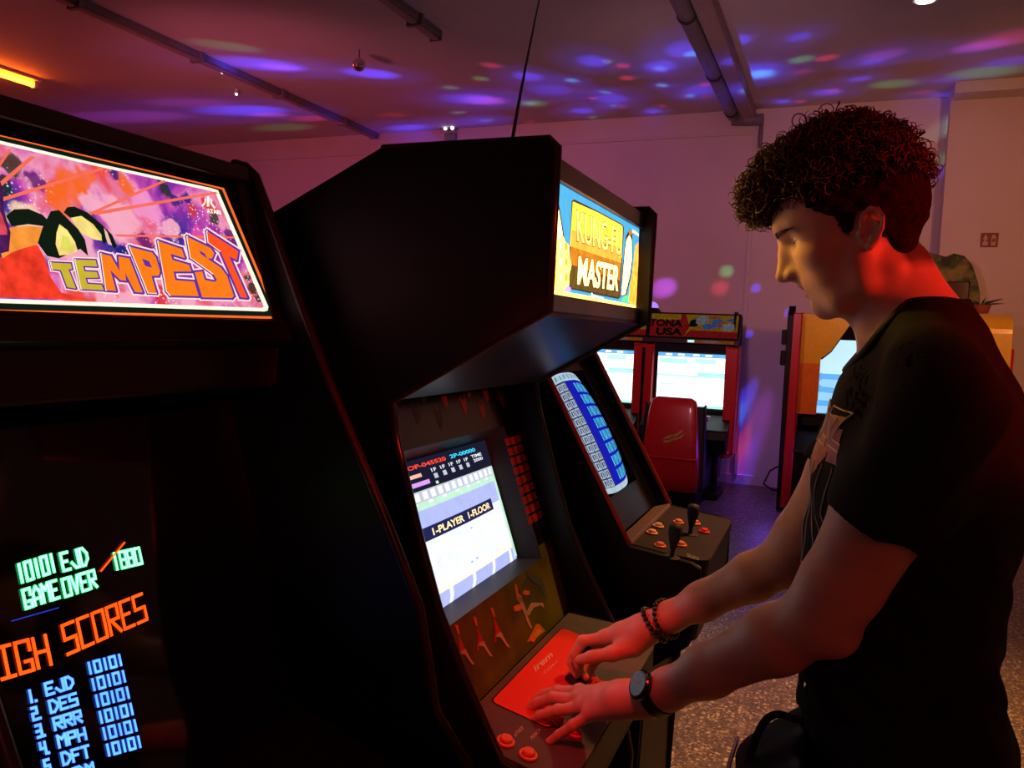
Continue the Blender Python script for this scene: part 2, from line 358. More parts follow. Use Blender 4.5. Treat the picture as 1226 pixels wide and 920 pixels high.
# emergency twin lamp on the wall
p = atY(541, 160, YB)
t = thing('emergency_lamp', 'small twin-headed emergency lamp high on the back wall', 'lamp', (p[0], YB, p[2]))
MB().box((p[0] - .07, YB - .05, p[2] - .10), (p[0] + .07, YB, p[2] + .0), M_grey).build('battery_box', t, bevel=.01)
for s in (-1, 1):
    h = MB().lathe((p[0] + s * .045, YB - .05, p[2] + .05), (0, -1, -.2), [(-.03, .02), (0, .035), (.03, .038)], M_grey, 16).build('lamp_head', t)
    MB().lathe((p[0] + s * .045, YB - .083, p[2] + .042), (0, -1, -.2), [(0, .018), (.006, .012)], M_spotglow, 16).build('lens', h)
# black cord from the ceiling down to the middle cabinet
P0 = atZ(650, -30, 3.8); top = np.array([-.80, 1.55, 1.79])
P0 = ray(648, -12) * 3.9; P0 = O3 + P0 * ((ZC - H) / P0[2]) if False else O3 + ray(648, -12) * ((ZC - H) / ray(648, -12)[2])
pts = []
e_ = O3 + ray(615, 170) * 1.75; e_[2] = max(e_[2], 1.80)
mid = O3 + ray(627, 92) * 2.5
for i in range(25):
    s = i / 24; a = (1 - s) ** 2; bq = 2 * s * (1 - s); cq = s * s
    pts.append(P0 * a + (mid * 2 - (P0 + e_) / 2) * bq + e_ * cq)
pts.append(np.array([e_[0], e_[1], 1.786]))
tag(MB().tube(pts, .0042, M_rubber, 8).build('hanging_cord', smooth=True), 'thin black power cord hanging from the ceiling to the middle cabinet top', 'cord')
# fire sign
M_signred = mat('sign_red', (.22, .005, .01), .5, var=.03); M_signw = mat('sign_white', (.42, .38, .36), .5, var=.03)
a = atY(1175, 279, 8.19); c = atY(1194.5, 296, 8.19)
t = thing('fire_sign', 'small red fire safety sign with white pictograms on the wall', 'sign', ((a[0] + c[0]) / 2, 8.2, c[2]))
MB().box((a[0], 8.188, c[2]), (c[0], 8.2, a[2]), M_signred).build('plate', t, bevel=.002)
b = MB(); W = c[0] - a[0]; Hh = a[2] - c[2]; fr = lambda u, v, tt: (a[0] + u * W, 8.187 - tt, c[2] + v * Hh)
b.flat([(.1, .12), (.42, .12), (.42, .38), (.1, .38)], fr, 0, M_signw); b.flat([(.1, .55), (.26, .9), (.42, .55)], fr, 0, M_signw); b.flat([(.2, .38), (.32, .38), (.32, .55), (.2, .55)], fr, 0, M_signw)
b.flat([(.6, .12), (.85, .12), (.85, .7), (.8, .85), (.65, .85), (.6, .7)], fr, 0, M_signw); b.flat([(.66, .35), (.8, .35), (.8, .6), (.66, .6)], fr, .0008, M_signred)
b.build('pictogram', t)
# ------------------------------------------------------------------ arcade cabinets along the row (fronts face +X)
def fY(y0):  # extrude frame for XZ outlines along Y
    return lambda a, b, t: (a, t, b)
def panel(name, prof, y0, y1, m, parent, bevel=.004):
    return MB().prism(prof, lambda a, b, t: (a, t, b), y0, y1, m).build(name, parent, bevel=bevel)
def planefr(p0, u, v):
    """2D frame on a plane: a along u, b along v, t along the outward normal"""
    p0 = np.array(p0, float); u = nv(u); v = nv(v); n = np.cross(u, v)
    if n[0] < 0: n = -n
    return (lambda a, b, t: tuple(p0 + a * u + b * v + t * n)), n
def pxfr(p, n):
    """photograph pixel -> point on a known surface plane"""
    n = nv(n); p = np.array(p, float)
    return lambda x, y, t: tuple(onplane(x, y, p + n * t, n))

# ================= middle cabinet =================
Y1, Y2 = 1.135, 1.835; TH = .018
kf = thing('arcade_cabinet', 'black upright arcade cabinet being played, with a lit kung fu marquee', 'arcade cabinet', (-.75, 1.485, 0), 'arcade cabinets in the row')
M_kfred = mat('red_card', (.75, .035, .02), .45, var=.03)
M_cpgrey = mat('grey_control_overlay', (.10, .09, .10), .5, var=.1, bump=.1, bscale=500, spec=.3)
M_edge = mat('black_edge_moulding', (.010, .010, .012), .28)
PK = [tuple(float(v) for v in atY(x_, y_, Y1)[[0, 2]]) for x_, y_ in ((466, 479), (471, 530), (497, 640), (522, 734), (548, 803), (566, 845), (598, 917))]
prof = [(-.41, 1.776), (-.42, 1.785), (-.711, 1.785), (-.945, 1.676), (-1.22, 1.62), (-1.22, .05), (-1.18, 0), (-.47, 0), (-.415, .06), (-.40, .50), (-.44, .66), (-.44, .70), (-.37, .745), (-.365, .775)] + PK[::-1] + [(-.408, 1.533)]
for y in (Y1, Y2 - TH): 
    s = panel('side_panel', prof, y, y + TH, M_blk, kf)
    # moulding strip that wraps the front edge
    mo = MB(); path = [(-.711, 1.786), (-.42, 1.786), (-.409, 1.776), (-.410, 1.533)] + PK + [(-.364, .775), (-.369, .745), (-.439, .70), (-.439, .66), (-.399, .50), (-.414, .06)]
    mo.tube([(x, y + TH / 2, z) for x, z in path], .0088, M_edge, 8); mo.build('edge_moulding', s, smooth=True)
ya, yb = Y1 + TH, Y2 - TH
def sheet(name, x0, z0, x1, z1, th, m, y0=ya, y1=yb, parent=kf, bevel=.002):
    d = nv((x1 - x0, z1 - z0)); n = np.array([d[1], -d[0]]) * th / 2
    q = [(x0 + n[0], z0 + n[1]), (x1 + n[0], z1 + n[1]), (x1 - n[0], z1 - n[1]), (x0 - n[0], z0 - n[1])]
    return MB().prism(q, lambda a, b, t: (a, t, b), y0, y1, m).build(name, parent, bevel=bevel)
sheet('top_panel', -.44, 1.768, -.711, 1.768, .016, M_blk)
sheet('rear_slope', -.711, 1.768, -.945, 1.660, .016, M_blk)
sheet('rear_panel', -1.2, 1.62, -1.2, .03, .016, M_blk)
sheet('rear_top', -.945, 1.66, -1.2, 1.61, .016, M_blk)
M_under = mat('speaker_board', (.02, .022, .03), .35, var=.1)
sp = sheet('speaker_board', -.43, 1.530, -.69, 1.378, .014, M_under)
M_retain = mat('marquee_bracket', (.06, .045, .05), .38, metal=.5)
b = MB(); b.box((-.446, ya, 1.742), (-.428, yb, 1.777), M_retain); b.build('marquee_bracket', kf, bevel=.004)
b = MB(); b.box((-.446, ya, 1.528), (-.428, yb, 1.560), M_retain); b.build('marquee_bracket', kf, bevel=.004)
# lit marquee
mq = MB(); XM = -.440
G = lambda n, c, s=1.0, v=.06: emit('marquee_' + n, c, s, v, 60)
mqf, _ = planefr((XM, ya, 1.558), (0, 1, 0), (0, 0, 1)); MW, MH = yb - ya, .186
KS = 2.6
c_sky = G('sky', (.10, .50, .85), 1.1); c_or = G('orange', (.95, .42, .05), 1.6, .15); c_yl = G('yellow', (1, .26, .014), 6.5, .08); c_br = G('brown', (.17, .09, .015), 1.2, .2); c_wh = G('white', (1, .50, .12), 7.5); c_dk = G('line', (.03, .02, .02), KS); c_pu = G('violet', (.35, .25, .75), KS); c_gr = G('green', (.08, .5, .2), KS); c_cr = G('cream', (1, .42, .06), 6.5)
c_or2 = G('orange2', (.80, .27, .02), 1.1, .2); c_flame = G('flame', (.85, .30, .03), KS, .3)
MB().box((XM - .06, ya, 1.558), (XM, yb, 1.744), c_dk).build('marquee_box', kf)
mq.flat([(0, 0), (MW, 0), (MW, MH), (0, MH)], mqf, .001, c_sky)
def rr(a0, b0, a1, b1, r, n=5):
    o = []
    for cx, cy, s in ((a1 - r, b0 + r, -PI / 2), (a1 - r, b1 - r, 0), (a0 + r, b1 - r, PI / 2), (a0 + r, b0 + r, PI)):
        o += [(cx + r * math.cos(s + k / n * PI / 2), cy + r * math.sin(s + k / n * PI / 2)) for k in range(n + 1)]
    return o
mpx = pxfr((XM, 0, 1.6), (1, 0, 0))   # the marquee seen from the player's side
C0 = (640, 170); S_ = 4.0
pp = lambda L: [(C0[0] + x / S_, C0[1] + y / S_) for x, y in L]
mq.flat(pp([(178, 283), (190, 275), (300, 330), (420, 395), (428, 410), (410, 745), (400, 753), (170, 705), (160, 690)]), mpx, .0015, c_dk)
mq.flat(pp([(184, 286), (300, 337), (417, 400), (422, 412), (417, 555), (170, 500)]), mpx, .002, c_yl)
mq.flat(pp([(178, 420), (418, 510), (413, 600), (168, 555)]), mpx, .0023, c_or)
mq.flat(pp([(172, 500), (414, 580), (408, 690), (167, 630)]), mpx, .0026, c_or2)
mq.flat(pp([(168, 585), (410, 665), (405, 745), (166, 696)]), mpx, .0029, c_br)
mq.flat(pp([(72, 705), (240, 735), (490, 785), (490, 812), (240, 760), (72, 722)]), mpx, .0021, c_cr)
# left figure: pale robe and flowered ball ; right figure: fighter in white with flames
mq.flat(pp([(92, 205), (105, 225), (118, 300), (140, 440), (150, 520), (140, 560), (75, 560), (72, 300)]), mpx, .0024, c_dk)
mq.flat(pp([(90, 210), (101, 228), (112, 300), (134, 440), (145, 520), (135, 560), (75, 560), (75, 300)]), mpx, .0027, c_wh)
circ = [(125 + 48 * math.cos(a) * (1 + .07 * math.cos(9 * a)), 590 + 135 * math.sin(a) * (1 + .07 * math.cos(9 * a))) for a in np.linspace(0, 2 * PI, 40)[:-1]]
mq.flat(pp(circ), mpx, .003, c_cr)
for k in range(9):
    cx, cy = 100 + (k % 3) * 26, 500 + (k // 3) * 75
    mq.flat(pp([(cx + 7 * math.cos(a), cy + 20 * math.sin(a)) for a in np.linspace(0, 2 * PI, 9)[:-1]]), mpx, .0033, (c_yl, c_wh, c_or)[k % 3])
mq.flat(pp([(150, 640), (175, 700), (172, 722), (120, 715)]), mpx, .0026, c_pu); mq.flat(pp([(72, 540), (88, 560), (84, 600), (72, 590)]), mpx, .0026, c_pu)
mq.flat(pp([(438, 452), (455, 415), (468, 440), (470, 560), (462, 640), (440, 735), (412, 740), (422, 600), (430, 520)]), mpx, .0024, c_dk)
mq.flat(pp([(441, 470), (455, 445), (464, 470), (466, 560), (456, 640), (434, 730), (416, 735), (427, 600), (434, 520)]), mpx, .0027, c_wh)
mq.flat(pp([(450, 425), (462, 418), (466, 440), (456, 455)]), mpx, .003, c_or2); 
mq.flat(pp([(482, 500), (498, 480), (496, 620), (488, 785), (450, 770), (455, 690), (470, 620)]), mpx, .0026, c_flame)
mq.flat(pp([(412, 760), (432, 735), (450, 735), (450, 780)]), mpx, .003, c_gr)
mq.flat(pp([(470, 420), (498, 440), (498, 452), (470, 432)]), mpx, .003, c_cr)
# lettering: fitted between two slanted lines, reading left to right
def quadfr(px4, plane):
    """unit square -> quad given by 4 photo points on the plane (bl, br, tr, tl)"""
    Q = [np.array(plane(x, y, 0)) for x, y in px4]; nrm = nv(np.cross(Q[1] - Q[0], Q[3] - Q[0])); nrm = nrm if nrm[0] > 0 else -nrm
    return lambda a, b, t: tuple((1 - a) * (1 - b) * Q[0] + a * (1 - b) * Q[1] + a * b * Q[2] + (1 - a) * b * Q[3] + nrm * t)
qk = quadfr(pp([(192, 480), (408, 548), (412, 415), (190, 320)]), mpx)
put_text(mq, 'KUNG-FU', qk, (0, 0, 1, 1), .0034, c_dk, bold=.035); put_text(mq, 'KUNG-FU', qk, (.01, .03, .99, .97), .0038, c_cr, bold=.0)
qm = quadfr(pp([(192, 688), (392, 720), (402, 592), (200, 540)]), mpx)
put_text(mq, 'MASTER', qm, (0, 0, 1, 1), .0036, c_dk, bold=.06); put_text(mq, 'MASTER', qm, (.01, .03, .99, .97), .004, c_wh, bold=.03)
ql = quadfr(pp([(265, 750), (325, 765), (325, 740), (265, 722)]), mpx); put_text(mq, 'irem', ql, (0, 0, 1, 1), .003, c_wh, bold=.03)
mq.build('marquee', kf)

# bezel glass and picture tube
bz0 = np.array([-.563, 0, .822]); bd = nv((-.172, 0, .477)); bfr, bn = planefr((bz0[0], ya, bz0[2]), (0, 1, 0), bd); BW = yb - ya
BL = .640
M_bez = mat('printed_bezel', (.11, .105, .012), .35, var=.5, scale=9, spec=.2)
M_bezdark = mat('printed_bezel_dark', (.006, .006, .010), .3, var=.5, scale=14, spec=.15)
M_hood = mat('tube_surround', (.028, .028, .032), .5, var=.1)
M_bzdim = mat('print_dim_red', (.10, .008, .006), .5, var=.3); M_bzred = mat('print_red', (.45, .03, .015), .4, var=.2); M_bzcream = mat('print_cream', (.55, .40, .30), .4, var=.1); M_bzor = mat('print_orange', (.75, .22, .03), .4, var=.2); M_bzyel = mat('print_yellow', (.7, .45, .05), .4, var=.2); M_bzblu = mat('print_slate', (.07, .10, .12), .4, var=.2)
sy0, sy1, sb0, sb1 = .03, .585, .150, .475    # opening of the bezel (a, b)
bz = MB()
def ring(mb, o, i, fr, t, m):
    mb.add([fr(a, b, t) for a, b in o] + [fr(a, b, t) for a, b in i], [(0, 1, 5, 4), (1, 2, 6, 5), (2, 3, 7, 6), (3, 0, 4, 7)], m)
ring(bz, [(0, 0), (BW, 0), (BW, BL), (0, BL)], [(sy0, sb0), (sy1, sb0), (sy1, sb1), (sy0, sb1)], bfr, 0, M_bez)
bz.flat([(0, sb1), (BW, sb1), (BW, BL), (0, BL)], bfr, .0006, M_bezdark)
bz.flat([(sy1, sb0 + .03), (BW, sb0 + .03), (BW, sb1), (sy1, sb1)], bfr, .0006, M_bezdark)
# printed fighters along the lower bezel, brick of red marks at the right, sparks
bpx = pxfr(bz0, bn)
def kicker(pts, m, t=.0012): bz.flat([(500 + x / 4.6, 660 + y / 4.6) for x, y in pts], bpx, t, m)
for dx, dy in ((0, 0), (100, -45), (195, -95)):
    kicker([(205 + dx, 405 + dy), (222 + dx, 410 + dy), (232 + dx, 455 + dy), (222 + dx, 460 + dy)], M_bzor)
    kicker([(222 + dx, 455 + dy), (245 + dx, 500 + dy), (262 + dx, 540 + dy), (235 + dx, 560 + dy), (228 + dx, 500 + dy)], M_bzred)
    kicker([(235 + dx, 545 + dy), (265 + dx, 540 + dy), (290 + dx, 590 + dy), (315 + dx, 625 + dy), (300 + dx, 625 + dy), (262 + dx, 570 + dy), (240 + dx, 568 + dy)], M_bzcream)
    kicker([(228 + dx, 555 + dy), (240 + dx, 548 + dy), (236 + dx, 600 + dy), (226 + dx, 596 + dy)], M_bzred, .0014)
kicker([(533, 182), (546, 185), (556, 235), (575, 250), (580, 285), (560, 285), (545, 260)], M_bzor); kicker([(585, 215), (615, 220), (618, 240), (590, 245), (575, 235)], M_bzor, .0014)
kicker([(528, 305), (560, 292), (578, 305), (570, 325), (535, 335)], M_bzor, .0014)
kicker([(548, 250), (575, 255), (585, 290), (600, 330), (606, 355), (590, 350), (575, 320)], M_bzcream); kicker([(600, 335), (625, 285), (690, 285), (698, 318), (680, 300), (640, 312), (615, 355), (600, 352)], M_bzcream)
kicker([(590, 345), (605, 355), (630, 420), (624, 430), (600, 385)], M_bzcream, .0015)
kicker([(600, 505), (625, 460), (650, 405), (668, 400), (705, 440), (655, 480), (640, 505), (625, 495)], M_bzor, .0013); kicker([(640, 470), (660, 430), (690, 440), (655, 475)], M_bzyel, .0016)
kicker([(600, 120), (640, 130), (700, 200), (712, 265), (695, 250), (670, 190), (620, 160)], M_bzblu, .001); kicker([(590, 160), (620, 150), (600, 190), (570, 210)], M_bzblu, .001)
for k in range(6):
    kicker([(520 + k * 32, 330 - k * 36), (526 + k * 32, 322 - k * 36), (534 + k * 32, 390 - k * 36), (524 + k * 32, 395 - k * 36)], M_bzblu, .0008)
for r in range(9):      # red squares running up beside the tube
    for c in range(3):
        a0 = .565 + c * .033; b0 = .235 + r * .024
        bz.flat([(a0, b0), (a0 + .028, b0), (a0 + .028, b0 + .018), (a0, b0 + .018)], bfr, .0012, M_bzred)
for k in range(14):
    a0 = .06 + k * .042; b0 = .50 + (k * 37 % 5) * .018
    bz.flat([(a0, b0), (a0 + .02, b0 + .01), (a0 + .026, b0 + .05), (a0 + .012, b0 + .03), (a0 - .004, b0 + .045)], bfr, .0012, M_bzdim)
bezel = bz.build('bezel', kf)
# sloping surround from the bezel opening down to the tube
DP = .05; su = MB(); ins = [(sy0 + .02, sb0 + .018), (sy1 - .02, sb0 + .018), (sy1 - .02, sb1 - .02), (sy0 + .02, sb1 - .02)]
o4 = [(sy0, sb0), (sy1, sb0), (sy1, sb1), (sy0, sb1)]
su.add([bfr(a, b, 0) for a, b in o4] + [bfr(a, b, -DP) for a, b in ins], [(0, 1, 5, 4), (1, 2, 6, 5), (2, 3, 7, 6), (3, 0, 4, 7)], M_hood); su.build('tube_surround', kf)
# the picture on the tube, gently domed
ta0, tb0, ta1, tb1 = sy0 + .02, sb0 + .018, sy1 - .02, sb1 - .02
def dome(u, v): return -DP + .001 + .022 * (1 - (2 * u - 1) ** 2) * (1 - (2 * v - 1) ** 2) ** .5 * .8
sfr = lambda u, v, t: bfr(ta0 + u * (ta1 - ta0), tb0 + v * (tb1 - tb0), dome(u, v) + t)
scr = MB()
def cell(mb, fr, u0, v0, u1, v1, t, m, n=8):
    k = max(1, int(abs(u1 - u0) * n * 1.5) + 1); l = max(1, int(abs(v1 - v0) * n * 1.5) + 1); vs = []; fs = []
    for i in range(k + 1):
        for j in range(l + 1): vs.append(fr(u0 + (u1 - u0) * i / k, v0 + (v1 - v0) * j / l, t))
    for i in range(k):
        for j in range(l): q = i * (l + 1) + j; fs.append((q, q + l + 1, q + l + 2, q + 1))
    mb.add(vs, fs, m)
S = lambda n, c, s, v=.05: emit('screen_' + n, c, s, v, 40)
s_wh = S('white', (.88, .91, 1), 1.12); s_lav = S('lavender', (.50, .56, 1), 1.0); s_lav2 = S('pale_blue', (.40, .52, .95), 1.1); s_blk = S('black', (.012, .012, .03), 1); s_tan = S('tan', (.85, .72, .62), 1.4); s_red = S('red', (1, .06, .04), 1.2); s_cy = S('cyan', (.05, .65, .95), 1.2); s_gr = S('mint', (.55, .85, .65), 1.1); s_pk = S('peach', (1, .5, .4), 1.1); s_vi = S('violet', (.7, .35, .9), 1.1); s_navy = S('navy', (.02, .02, .10), 1); s_ltr = S('letter', (1, .75, .35), 1.4); s_grey = S('grey', (.62, .64, .75), 1.0)
cell(scr, sfr, 0, 0, 1, 1, 0, s_blk)
cell(scr, sfr, 0.03, 0.0, .98, .10, .0008, s_lav); 
for k in range(5): cell(scr, sfr, .1 + k * .2, 0.0, .13 + k * .2, .1, .0012, s_wh)
cell(scr, sfr, 0.03, .10, .98, .16, .001, s_tan); cell(scr, sfr, .03, .16, .98, .50, .0009, s_wh); cell(scr, sfr, .03, .13, .98, .155, .0013, s_wh)
cell(scr, sfr, .03, .50, .98, .66, .0009, s_lav); cell(scr, sfr, .03, .66, .98, .71, .0009, s_gr); cell(scr, sfr, .03, .71, .98, .785, .0009, s_grey)
for k in range(16): cell(scr, sfr, .05 + k * .058, .72, .085 + k * .058, .775, .0013, s_wh)
for k in range(8): cell(scr, sfr, .09 + k * .11, .69, .12 + k * .11, .71, .0013, s_wh)
cell(scr, sfr, .955, .02, .985, .78, .0014, s_gr)
cell(scr, sfr, .03, .455, .85, .545, .0016, s_navy)
def uvtext(mb, s, fr, box, t, m, bold=.02): put_text(mb, s, fr, box, t, m, bold)
uvtext(scr, '1-PLAYER  1-FLOOR', sfr, (.27, .475, .81, .525), .003, s_ltr, .03)
uvtext(scr, 'TOP-045520', sfr, (.20, .935, .55, .965), .002, s_red, .03); uvtext(scr, '2P-00000', sfr, (.59, .935, .85, .965), .002, s_cy, .03)
cell(scr, sfr, .15, .875, .32, .90, .002, s_pk); cell(scr, sfr, .15, .815, .36, .845, .002, s_vi)
for k in range(5): uvtext(scr, '1F', sfr, (.40 + k * .075, .885, .44 + k * .075, .91), .002, s_wh); cell(scr, sfr, .405 + k * .075, .835, .435 + k * .075, .87, .002, s_grey)
uvtext(scr, 'TIME', sfr, (.78, .89, .90, .915), .002, s_wh); uvtext(scr, '2000', sfr, (.79, .855, .90, .88), .002, s_wh)
cell(scr, sfr, .40, .795, .42, .815, .002, s_gr)
for u, v in ((.56, .40), (.50, .175), (.55, .18)): cell(scr, sfr, u, v, u + .018, v + .014, .002, s_lav2)
screen = scr.build('screen', kf)
# control panel
s12 = math.tan(math.radians(12)); cpz = lambda x: .830 - (x + .553) * s12
nC = nv((s12, 0, 1))
def cpfr(y, x, t): return (x + nC[0] * t, y, cpz(x) + nC[2] * t)
XF = -.345; r = .05; out = [(ya, -.553)]
out += [(ya + r - r * math.cos(a), XF - r + r * math.sin(a)) for a in np.linspace(0, PI / 2, 7)] + [(yb - r + r * math.sin(a), XF - r + r * math.cos(a)) for a in np.linspace(0, PI / 2, 7)] + [(yb, -.553)]
b = MB(); b.prism(out, cpfr, -.004, 0, M_cpgrey); cp = b.build('control_panel', kf, bevel=.001)
b = MB(); b.prism(out, lambda y, x, t: (x - (.0 if x > -.55 else 0), y, (cpz(x) - .0045) if t > 0 else .70 + (0 if x < -.4 else .0)), 0, 1, M_blk); b.build('control_box', kf, bevel=.004)
M_line = mat('thin_black_print', (.01, .01, .01), .5)
car = rr(1.283, -.538, 1.684, -.425, .012); b = MB(); b.flat(car, cpfr, .0012, M_kfred); b.flat(rr(1.280, -.541, 1.687, -.422, .013), cpfr, .0006, M_line)
M_print = mat('white_print', (.75, .62, .6), .4)
cpx = pxfr((-.553, 0, .830), nC)
q = quadfr([(641, 806), (662, 787), (659, 781), (638, 799)], cpx); put_text(b, 'irem', q, (0, 0, 1, 1), .0022, M_print, bold=.02)
q2 = quadfr([(652, 809), (668, 794), (667, 792), (650, 806)], cpx); put_text(b, 'CORP', q2, (0, 0, 1, 1), .0022, M_print)
b.build('instruction_card', cp)
M_btn = mat('orange_button', (.80, .23, .09), .3, var=.05); M_btnr = mat('red_button', (.7, .04, .03), .3, var=.05)
def button(parent, c, n, m, r=.016, name='button'):
    n = nv(n); b = MB().lathe(c, n, [(0, r), (.004, r), (.006, r * .93), (.0055, r * .74), (.004, r * .70)], m, 28); b.lathe(np.array(c) + n * .003, n, [(0, r * .66), (.006, r * .66), (.0085, r * .60), (.0095, r * .45), (.0088, 0)], m, 28)
    return b.build(name, parent, smooth=True)
def joystick(parent, c, n, ball, h=.055, rb=.0165, shaft=M_rubber, bat=False):
    n = nv(n); c = np.array(c, float)
    st = MB().lathe(c, n, [(0, .022), (.002, .022), (.003, .018)], M_rubber, 24); st.lathe(c, n, [(.002, .0055), (h - .01, .0055)], M_chrome if not bat else ball, 12); j = st.build('joystick', parent, smooth=False)
    if bat: MB().lathe(c + n * (h * .25), n, [(0, .006), (.01, .009), (h * .45, .0165), (h * .65, .017), (h * .74, .013), (h * .78, .0)], ball, 20).build('bat_top', j, smooth=True)
    else: MB().lathe(c + n * (h - .016), n, [(rb - rb * math.cos(a), rb * math.sin(a)) for a in np.linspace(.1, PI - .05, 12)], ball, 24).build('ball_top', j, smooth=True)
    return j
P_ = lambda x, y: np.array(cpx(x, y, 0))
button(cp, P_(605, 890), nC, M_btn); button(cp, P_(632, 906), nC, M_btn)
button(cp, P_(716, 822), nC, M_btn, .014); button(cp, P_(668, 866), nC, M_btnr, .014); button(cp, P_(688, 880), nC, M_btnr, .014); button(cp, P_(648, 862), nC, M_btnr, .014)
JP = np.array(cpfr(1.478, -.440, 0)); joystick(cp, JP, nC, M_blkgloss, .066)
# lettering printed next to the start buttons
b = MB()
for (x, y), s in (((617, 884), 'ATTACK'), ((637, 887), 'PUNCH')):
    q = quadfr([(x, y), (x + 10, y - 11), (x + 8, y - 15), (x - 2, y - 4)], cpx); put_text(b, s, q, (0, 0, 1, 1), .0008, M_print)
b.build('printed_words', cp)
# lower front, coin door
sheet('front_panel', -.455, .70, -.430, .03, .016, M_blk)
cd = MB(); cd.box((-.428, 1.33, .20), (-.418, 1.64, .60), M_retain); cdo = cd.build('coin_door', kf, bevel=.004)
for y in (1.41, 1.56):
    MB().box((-.418, y - .02, .42), (-.408, y + .02, .50), M_btnr).build('coin_slot', cdo, bevel=.003)
b = MB(); b.box((-.418, 1.45, .24), (-.410, 1.52, .32), M_blkgloss); b.build('coin_return', cdo, bevel=.003)

# ================= far cabinet of the row =================
Z1, Z2 = 1.95, 2.50
c3 = thing('arcade_cabinet', 'black arcade cabinet with red edges and a blue game screen, second behind', 'arcade cabinet', (-.85, 2.225, 0), 'arcade cabinets in the row')
c3['label'] = 'black arcade cabinet with red edge trim and a blue game on its screen'
M_rededge = mat('red_edge_moulding', (.75, .10, .05), .3, var=.1)
prof3 = [(-.745, 1.46), (-.70, 1.50), (-.70, 1.70), (-.74, 1.74), (-1.3, 1.72), (-1.35, 1.68), (-1.35, 0), (-.42, 0), (-.40, .65), (-.300, .73), (-.275, .80), (-.275, .93), (-.30, .943), (-.46, .963)]
for y in (Z1, Z2 - TH):
    s = panel('side_panel', prof3, y, y + TH, M_blk, c3)
    MB().tube([(x, y + TH / 2, z) for x, z in [(-.698, 1.70), (-.698, 1.50), (-.742, 1.46), (-.458, .966)]], .0072, M_rededge, 8).build('edge_moulding', s, smooth=True)
za, zb = Z1 + TH, Z2 - TH
sh3 = lambda n, *a: sheet(n, *a, y0=za, y1=zb, parent=c3)
sh3('top_panel', -.72, 1.73, -1.33, 1.71, .016, M_blk); sh3('rear_panel', -1.335, 1.70, -1.335, .03, .016, M_blk); sh3('speaker_board', -.71, 1.50, -.80, 1.44, .012, M_under)
M_c3mq = emit('far_marquee_glow', (.25, .35, .8), .5)
MB().box((-.74, za, 1.52), (-.715, zb, 1.70), M_c3mq).build('marquee', c3)
d3 = nv((-.731 + .46, 0, 1.428 - .963)); f3, n3 = planefr((-.495, za, .975), (0, 1, 0), d3); W3 = zb - za
M_gl3 = mat('dark_screen_glass', (.003, .003, .004), .2, spec=.05, var=.1)
b = MB(); gl = .54
ring(b, [(0, 0), (W3, 0), (W3, gl), (0, gl)], [(.07, .095), (.41, .095), (.41, .47), (.07, .47)], f3, 0, M_gl3); b.build('bezel', c3)
def dome3(u, v): return -.022 + .02 * (1 - (2 * u - 1) ** 2) ** .6 * .9 + .01 * (1 - (2 * v - 1) ** 2)
def f3s(u, v, t):   # barrel-shaped picture with rounded corners
    bu = .5 + (u - .5) * (1 - .16 * abs(2 * v - 1) ** 3); bv = .5 + (v - .5) * (1 - .10 * abs(2 * u - 1) ** 3)
    return f3(.07 + bu * .34, .095 + bv * .375, dome3(u, v) + t)
b = MB(); b.add([f3(.07, .095, -.03), f3(.41, .095, -.03), f3(.41, .47, -.03), f3(.07, .47, -.03)], [(0, 1, 2, 3)], M_gl3); b.build('tube_mask', c3)
b = MB(); t_bl = S('deep_blue', (.010, .012, .42), 1.0, .1); t_cy = S('bar_cyan', (.08, .55, .95), 1.1, .25); t_gy = S('frame_grey', (.42, .50, .62), .9, .15); t_dk = S('slate', (.04, .05, .12), .9, .3); t_te = S('teal', (.05, .35, .42), .9, .3); t_pl = S('pale_grey_blue', (.50, .66, .78), .9, .12)
cell(b, f3s, 0, 0, 1, 1, 0, t_bl); cell(b, f3s, 0, .93, 1, 1, .0008, t_pl); cell(b, f3s, 0, 0, 1, .045, .0008, t_pl); cell(b, f3s, .0, .04, .36, .93, .0006, t_dk)
for r in range(12):
    v0 = .05 + r * .073
    for c in range(3):
        u0 = .01 + c * .115
        cell(b, f3s, u0, v0, u0 + .10, v0 + .062, .001, t_gy); cell(b, f3s, u0 + .02, v0 + .012, u0 + .08, v0 + .050, .0014, t_dk); cell(b, f3s, u0 + .042, v0 + .012, u0 + .058, v0 + .045, .0018, t_pl)
for r in range(8):
    v0 = .07 + r * .107
    for c in range(9):
        u0 = .56 + c * .045; cell(b, f3s, u0, v0, u0 + .026, v0 + .082, .001, (t_cy, t_cy, t_te)[c * 5 % 3])
    cell(b, f3s, .56, v0 + .035, .95, v0 + .045, .0014, t_te)
for c in range(16): cell(b, f3s, .05 + c * .056, .945, .085 + c * .056, .985, .0014, (t_te, t_gy)[c % 2])
b.build('screen', c3)
sh3('bezel_sill', -.50, .955, -.455, .966, .012, mat('sill_strip', (.16, .11, .10), .4))
s5 = math.tan(math.radians(5)); cz3 = lambda x: .963 - (x + .46) * s5; n5 = nv((s5, 0, 1))
cf3 = lambda y, x, t: (x + n5[0] * t, y, cz3(x) + n5[2] * t)
XF3 = -.262; r = .035
out = [(za, -.46)] + [(za + r - r * math.cos(a), XF3 - r + r * math.sin(a)) for a in np.linspace(0, PI / 2, 6)] + [(zb - r + r * math.sin(a), XF3 - r + r * math.cos(a)) for a in np.linspace(0, PI / 2, 6)] + [(zb, -.46)]
M_cp3 = mat('dark_control_overlay', (.022, .018, .018), .6, var=.15, spec=.2)
b = MB(); b.prism(out, cf3, -.004, 0, M_cp3); cp3 = b.build('control_panel', c3, bevel=.001)
